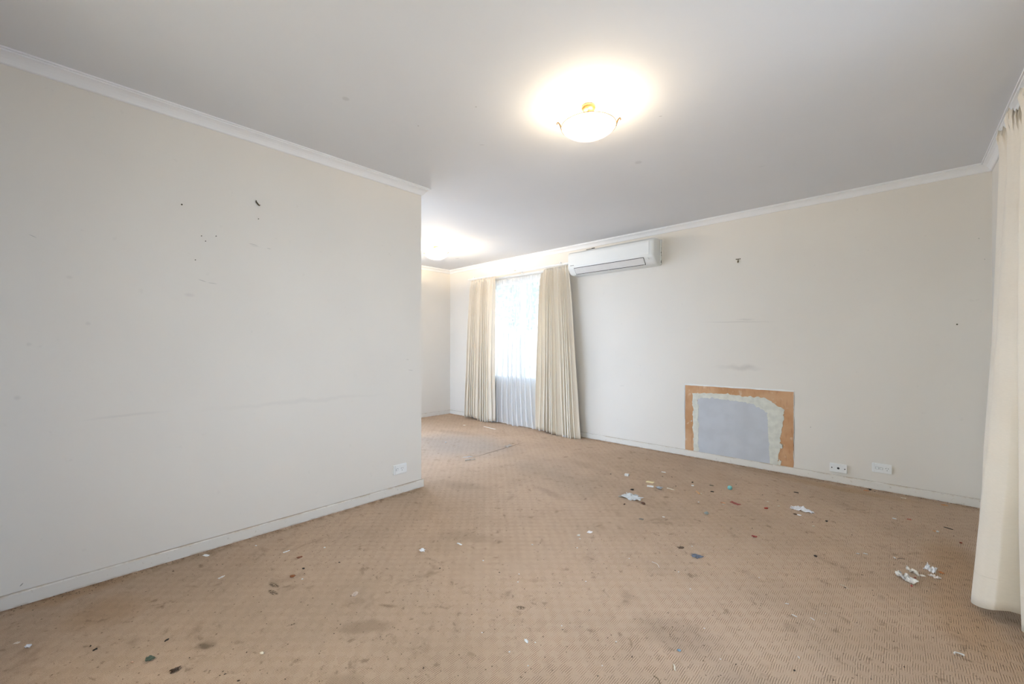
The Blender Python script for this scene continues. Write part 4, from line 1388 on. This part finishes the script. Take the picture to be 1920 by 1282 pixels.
    ('lump', -1.364, 1.505, 0.0089, 0.46, 0.70, 0.0040, (0.8, 0.8, 0.79), 'paper_flake', 'tiny white flake scattered on the beige carpet foreground', 'paper flake', 'tiny white flakes scattered over the carpet'),
    ('lump', -1.089, 1.675, 0.0089, 0.46, 0.70, 0.0040, (0.8, 0.8, 0.79), 'paper_flake', 'tiny white flake scattered on the beige carpet foreground', 'paper flake', 'tiny white flakes scattered over the carpet'),
    ('lump', -0.799, 2.062, 0.0085, 0.36, 0.70, 0.0040, (0.8, 0.8, 0.79), 'paper_flake', 'tiny white flake scattered on the beige carpet foreground', 'paper flake', 'tiny white flakes scattered over the carpet'),
    ('lump', -0.564, 1.720, 0.0067, 0.46, 0.70, 0.0040, (0.8, 0.8, 0.79), 'paper_flake', 'tiny white flake scattered on the beige carpet foreground', 'paper flake', 'tiny white flakes scattered over the carpet'),
    ('lump', -0.224, 2.164, 0.0054, 0.38, 0.70, 0.0040, (0.8, 0.8, 0.79), 'paper_flake', 'tiny white flake scattered on the beige carpet foreground', 'paper flake', 'tiny white flakes scattered over the carpet'),
    ('lump', -1.355, 2.022, 0.0108, 0.38, 0.70, 0.0040, (0.8, 0.8, 0.79), 'paper_flake', 'tiny white flake scattered on the beige carpet foreground', 'paper flake', 'tiny white flakes scattered over the carpet'),
    ('lump', -0.703, 1.954, 0.0089, 0.46, 0.70, 0.0040, (0.8, 0.8, 0.79), 'paper_flake', 'tiny white flake scattered on the beige carpet foreground', 'paper flake', 'tiny white flakes scattered over the carpet'),
    ('lump', -1.586, 1.470, 0.0103, 0.51, 0.70, 0.0040, (0.8, 0.8, 0.79), 'paper_flake', 'tiny white flake scattered on the beige carpet foreground', 'paper flake', 'tiny white flakes scattered over the carpet'),
    ('lump', -1.043, 1.098, 0.0072, 0.59, 0.70, 0.0040, (0.8, 0.8, 0.79), 'paper_flake', 'tiny white flake scattered on the beige carpet foreground', 'paper flake', 'tiny white flakes scattered over the carpet'),
    ('lump', -1.419, 2.675, 0.0124, 0.24, 0.70, 0.0030, (0.05, 0.035, 0.025), 'dirt_crumb', 'tiny black crumb scattered on the beige carpet', 'dirt crumb', 'tiny black crumbs scattered over the carpet'),
    ('lump', -0.971, 1.329, 0.0067, 0.46, 0.70, 0.0030, (0.05, 0.035, 0.025), 'dirt_crumb', 'tiny black crumb scattered on the beige carpet', 'dirt crumb', 'tiny black crumbs scattered over the carpet'),
    ('lump', -1.692, 1.271, 0.0098, 0.42, 0.70, 0.0030, (0.05, 0.035, 0.025), 'dirt_crumb', 'tiny black crumb scattered on the beige carpet', 'dirt crumb', 'tiny black crumbs scattered over the carpet'),
    ('lump', -1.445, 1.449, 0.0085, 0.36, 0.70, 0.0030, (0.05, 0.035, 0.025), 'dirt_crumb', 'tiny black crumb scattered on the beige carpet', 'dirt crumb', 'tiny black crumbs scattered over the carpet'),
    ('lump', -0.960, 1.504, 0.0081, 0.52, 0.70, 0.0030, (0.05, 0.035, 0.025), 'dirt_crumb', 'tiny black crumb scattered on the beige carpet', 'dirt crumb', 'tiny black crumbs scattered over the carpet'),
    ('lump', -0.748, 1.224, 0.0058, 0.54, 0.70, 0.0030, (0.05, 0.035, 0.025), 'dirt_crumb', 'tiny black crumb scattered on the beige carpet', 'dirt crumb', 'tiny black crumbs scattered over the carpet'),
    ('lump', -0.659, 2.867, 0.0095, 0.32, 0.70, 0.0030, (0.05, 0.035, 0.025), 'dirt_crumb', 'tiny black crumb scattered on the beige carpet', 'dirt crumb', 'tiny black crumbs scattered over the carpet'),
    ('lump', -0.750, 3.561, 0.0110, 0.09, 0.70, 0.0030, (0.05, 0.035, 0.025), 'dirt_crumb', 'tiny black crumb scattered on the beige carpet', 'dirt crumb', 'tiny black crumbs scattered over the carpet'),
    ('lump', -0.643, 3.514, 0.0100, 0.10, 0.70, 0.0030, (0.05, 0.035, 0.025), 'dirt_crumb', 'tiny black crumb scattered on the beige carpet', 'dirt crumb', 'tiny black crumbs scattered over the carpet'),
    ('lump', -0.401, 3.231, 0.0091, 0.11, 0.70, 0.0030, (0.05, 0.035, 0.025), 'dirt_crumb', 'tiny black crumb scattered on the beige carpet', 'dirt crumb', 'tiny black crumbs scattered over the carpet'),
    ('lump', -0.203, 3.171, 0.0082, 0.24, 0.70, 0.0030, (0.05, 0.035, 0.025), 'dirt_crumb', 'tiny black crumb scattered on the beige carpet', 'dirt crumb', 'tiny black crumbs scattered over the carpet'),
    ('lump', -0.088, 2.519, 0.0063, 0.32, 0.70, 0.0030, (0.05, 0.035, 0.025), 'dirt_crumb', 'tiny black crumb scattered on the beige carpet', 'dirt crumb', 'tiny black crumbs scattered over the carpet'),
    ('lump', -0.083, 2.468, 0.0063, 0.32, 0.70, 0.0030, (0.05, 0.035, 0.025), 'dirt_crumb', 'tiny black crumb scattered on the beige carpet', 'dirt crumb', 'tiny black crumbs scattered over the carpet'),
    ('lump', -0.037, 2.517, 0.0054, 0.38, 0.70, 0.0030, (0.05, 0.035, 0.025), 'dirt_crumb', 'tiny black crumb scattered on the beige carpet', 'dirt crumb', 'tiny black crumbs scattered over the carpet'),
    ('lump', -0.124, 2.179, 0.0054, 0.38, 0.70, 0.0030, (0.05, 0.035, 0.025), 'dirt_crumb', 'tiny black crumb scattered on the beige carpet', 'dirt crumb', 'tiny black crumbs scattered over the carpet'),
    ('lump', 0.170, 2.371, 0.0054, 0.38, 0.70, 0.0030, (0.05, 0.035, 0.025), 'dirt_crumb', 'tiny black crumb scattered on the beige carpet', 'dirt crumb', 'tiny black crumbs scattered over the carpet'),
    ('lump', 0.190, 2.333, 0.0045, 0.46, 0.70, 0.0030, (0.05, 0.035, 0.025), 'dirt_crumb', 'tiny black crumb scattered on the beige carpet', 'dirt crumb', 'tiny black crumbs scattered over the carpet'),
    ('lump', -2.119, 0.948, 0.0108, 0.38, 0.70, 0.0030, (0.05, 0.035, 0.025), 'dirt_crumb', 'tiny black crumb scattered on the beige carpet', 'dirt crumb', 'tiny black crumbs scattered over the carpet'),
    ('lump', -1.173, 1.581, 0.0076, 0.40, 0.70, 0.0030, (0.05, 0.035, 0.025), 'dirt_crumb', 'tiny black crumb scattered on the beige carpet', 'dirt crumb', 'tiny black crumbs scattered over the carpet'),
    ('lump', -1.483, 3.475, 0.0141, 0.14, 0.70, 0.0030, (0.05, 0.035, 0.025), 'dirt_crumb', 'tiny black crumb scattered on the beige carpet', 'dirt crumb', 'tiny black crumbs scattered over the carpet'),
    ('lump', -1.842, 3.229, 0.0163, 0.19, 0.70, 0.0030, (0.05, 0.035, 0.025), 'dirt_crumb', 'tiny black crumb scattered on the beige carpet', 'dirt crumb', 'tiny black crumbs scattered over the carpet'),
    ('lump', -1.419, 3.516, 0.0140, 0.07, 0.70, 0.0030, (0.05, 0.035, 0.025), 'dirt_crumb', 'tiny black crumb scattered on the beige carpet', 'dirt crumb', 'tiny black crumbs scattered over the carpet'),
    ('lump', -1.304, 3.310, 0.0132, 0.15, 0.70, 0.0030, (0.05, 0.035, 0.025), 'dirt_crumb', 'tiny black crumb scattered on the beige carpet', 'dirt crumb', 'tiny black crumbs scattered over the carpet'),
    ('lump', -0.962, 3.683, 0.0120, 0.08, 0.70, 0.0030, (0.05, 0.035, 0.025), 'dirt_crumb', 'tiny black crumb scattered on the beige carpet', 'dirt crumb', 'tiny black crumbs scattered over the carpet'),
]


_mats = {}


def litter_mat(col, kind):
    key = (col, kind in ('film', 'tissue'))
    if key in _mats:
        return _mats[key]
    if kind in ('film',):
        mt = M('thin_plastic')
        mt.set(col=col, rough=.25)
        tr = mt.n('ShaderNodeBsdfTransparent', {'Color': (.95, .95, .95, 1)})
        mx = mt.n('ShaderNodeMixShader', {0: .30, 1: mt.b.outputs[0], 2: tr.outputs[0]})
        mt.t.links.new(mx.outputs[0], mt.out.inputs[0])
        m = mt.m
    else:
        m = plain('litter_surface', col, .7, var=.12, vscale=90)
    _mats[key] = m
    return m


def sheet_bm(L, W, h, seed, nx=14, ny=8, crump=1.0, ragged=.25):
    """thin crumpled sheet of length L and width W, lying on z = 0 and lifting to h"""
    bm = bmesh.new()
    g = []
    for i in range(nx+1):
        row = []
        for j in range(ny+1):
            u, v = i/nx-.5, j/ny-.5
            e = 1 + ragged*noise.noise(Vector((u*4+seed, v*4, seed)))*2
            k = 1 - .55*ragged*2*abs(u)
            x = u*L*e
            y = v*W*e*k
            z = h*crump*abs(noise.noise(Vector((u*3.2+seed*1.7, v*2.6, seed)))+.35*noise.noise(Vector((u*9, v*9, seed))))*1.7
            row.append(bm.verts.new((x, y, .0006 + min(z, h))))
        g.append(row)
    for a, b in zip(g, g[1:]):
        for j in range(ny):
            bm.faces.new((a[j], b[j], b[j+1], a[j+1]))
    return bm


def lump_bm(L, W, h, seed, rough=.25, sub=2):
    bm = bmesh.new()
    bmesh.ops.create_icosphere(bm, subdivisions=sub, radius=.5)
    for v in bm.verts:
        f = 1 + rough*noise.noise(v.co*3.0 + Vector((seed, seed*.3, 0)))*2
        v.co *= f
    z0 = min(v.co.z for v in bm.verts)
    for v in bm.verts:
        v.co.x *= L
        v.co.y *= W
        v.co.z = (v.co.z - z0)*h
    return bm


GRP = {}
for idx, (kind, x, y, L, an, ratio, h, col, nm, lb, cat, grp) in enumerate(LITTER):
    sd_ = idx*1.37 + .5
    Wd = max(L*ratio, .0012)
    # seen at a grazing angle the depth of a piece is foreshortened, its real width is its length times the ratio
    if grp and grp in GRP:
        o = GRP[grp].copy()
        COL.objects.link(o)
        o.location = (x, y, 0)
        o.rotation_euler = (0, 0, sd_)
        s = L/GRP[grp]['_l']
        o.scale = (s, s, min(s, 1.5))
        del o['_l']
        continue
    th = 0
    smooth = False
    if kind in ('sheet', 'flat'):
        bm = sheet_bm(L, Wd, h, sd_, 8, 5, .7, .06 if kind == 'sheet' else .2)
        th = .0006 if kind == 'sheet' else .0016
    elif kind in ('paper', 'leaf'):
        bm = sheet_bm(L, Wd, h, sd_, 20, 8, .7, .12)
        for v in bm.verts:
            q = v.co.x/L
            v.co.y = v.co.y*(1-1.6*q*q) + Wd*.9*(.25-q*q)*(1 if kind == 'paper' else .3)
        th = .0006
        smooth = True
    elif kind == 'film':
        bm = sheet_bm(L, Wd, h, sd_, 22, 12, 1.2, .5)
        th = .0003
    elif kind == 'tissue':
        bm = sheet_bm(L, Wd, h, sd_, 22, 12, 1.0, .5)
        th = .0012
        smooth = True
    elif kind in ('lump',):
        bm = lump_bm(L, Wd, h, sd_, .18)
        smooth = True
    elif kind == 'crumple':
        bm = lump_bm(L, Wd, h, sd_, .75 if 'soil' in nm else .5, 4 if 'soil' in nm else 3)
    elif kind == 'cube':
        bm = bmesh.new()
        box(bm, -L/2, L/2, -Wd/2, Wd/2, 0, h)
        for v in bm.verts:
            v.co += Vector((noise.noise(v.co*90+Vector((sd_, 0, 0))), noise.noise(v.co*90+Vector((0, sd_, 0))), 0))*.10*L
    elif kind == 'ball':
        bm = bmesh.new()
        bmesh.ops.create_uvsphere(bm, u_segments=28, v_segments=18, radius=L/2)
        bmesh.ops.translate(bm, verts=bm.verts, vec=(0, 0, L*.42))
        bmesh.ops.bisect_plane(bm, geom=bm.verts[:]+bm.edges[:]+bm.faces[:], plane_co=(0, 0, .0004), plane_no=(0, 0, 1), clear_inner=True)
        smooth = True
    elif kind == 'stick':
        bm = bmesh.new()
        r = max(L*ratio/2, .0009)
        r = min(r, .004)
        tube(bm, [(-L/2, 0, r), (-L*.15, r*.6, r*1.05), (L*.2, -r*.4, r*1.1), (L/2, 0, r)], [r*.8, r, r, r*.7], 7)
        smooth = True
    elif kind == 'hair':
        bm = bmesh.new()
        r = .0009
        tube(bm, [(-L/2, 0, r), (-L*.25, L*.10, r*2), (0, L*.14, r*3), (L*.25, L*.08, r*2), (L/2, -L*.06, r)], r, 6)
        smooth = True
    elif kind == 'ring':
        bm = bmesh.new()
        r = L*.09
        tube(bm, [(L/2*math.cos(a*PI/12), Wd/2*math.sin(a*PI/12), r) for a in range(23)], r, 7)
        smooth = True
    elif kind == 'clip':
        bm = bmesh.new()
        r = L*.07
        tube(bm, [(-L/2, -Wd*.5, r), (-L*.46, 0, r*1.5), (-L*.30, Wd*.35, r*2), (0, Wd*.40, r*1.6), (L*.25, Wd*.15, r*1.5), (L*.42, -Wd*.2, r*1.6), (L*.36, -Wd*.6, r*1.2)], [r, r*1.2, r*1.3, r, r*1.3, r*1.5, r], 8)
        smooth = True
    elif kind == 'spoon':
        e = empty(nm, (x, y, 0), lb, cat, grp)
        e.rotation_euler = (0, 0, an)
        bm = lump_bm(L*.55, Wd, h*.6, sd_, .08)
        bmesh.ops.translate(bm, verts=bm.verts, vec=(L*.22, 0, 0))
        link_mesh('bowl', bm, litter_mat(col, 'lump'), e, True)
        bm = lump_bm(L*.5, Wd*.6, h*.7, sd_, .3)
        bmesh.ops.translate(bm, verts=bm.verts, vec=(-L*.22, 0, 0))
        o = link_mesh('dirty_end', bm, litter_mat((.10, .05, .03), 'lump'), e, True)
        o['label'] = 'dark brown dirty end'
        continue
    bmesh.ops.recalc_face_normals(bm, faces=bm.faces[:])
    o = link_mesh(nm, bm, litter_mat(col, kind), None, smooth, (x, y, 0))
    o.rotation_euler = (0, 0, an)
    if th:
        m = o.modifiers.new('thickness', 'SOLIDIFY')
        m.thickness = th
        m.offset = 1
    tag(o, lb, cat, grp)
    if grp:
        o['_l'] = L
        GRP[grp] = o
for o in GRP.values():
    if '_l' in o:
        del o['_l']

# grit too fine to count
bm = bmesh.new()
rg = random.Random(21)
cnt = 0
while cnt < 2200:
    m_ = rg.random()
    if m_ < .34:      # along the skirting of the back wall
        gx, gy = rg.uniform(-2.7, .4), YB-.016-abs(rg.gauss(0, .03))
    elif m_ < .46:    # along the partition
        gx, gy = XL+.016+abs(rg.gauss(0, .035)), rg.uniform(-.3, 1.85)
    else:
        gx, gy = rg.uniform(-2.7, .3), rg.uniform(.1, 4.2)
        if noise.noise(Vector((gx*1.4, gy*1.4, 4))) < -.12:
            continue
    if gx > .2 and gy < 2.2:
        continue
    s = rg.uniform(.0007, .0018) * (1.5 if rg.random() < .08 else 1)
    r0 = bmesh.ops.create_icosphere(bm, subdivisions=1, radius=1, matrix=Matrix.Translation((gx, gy, s*.45)) @ Matrix.Rotation(rg.uniform(0, 6), 4, 'Z') @ Matrix.Diagonal((s*rg.uniform(1, 2.2), s, s*.6, 1)))
    cnt += 1
o = link_mesh('carpet_grit', bm, plain('grit', (.065, .042, .027), .9))
tag(o, 'fine dark grit strewn over the carpet and along the skirtings', 'grit', kind='stuff')
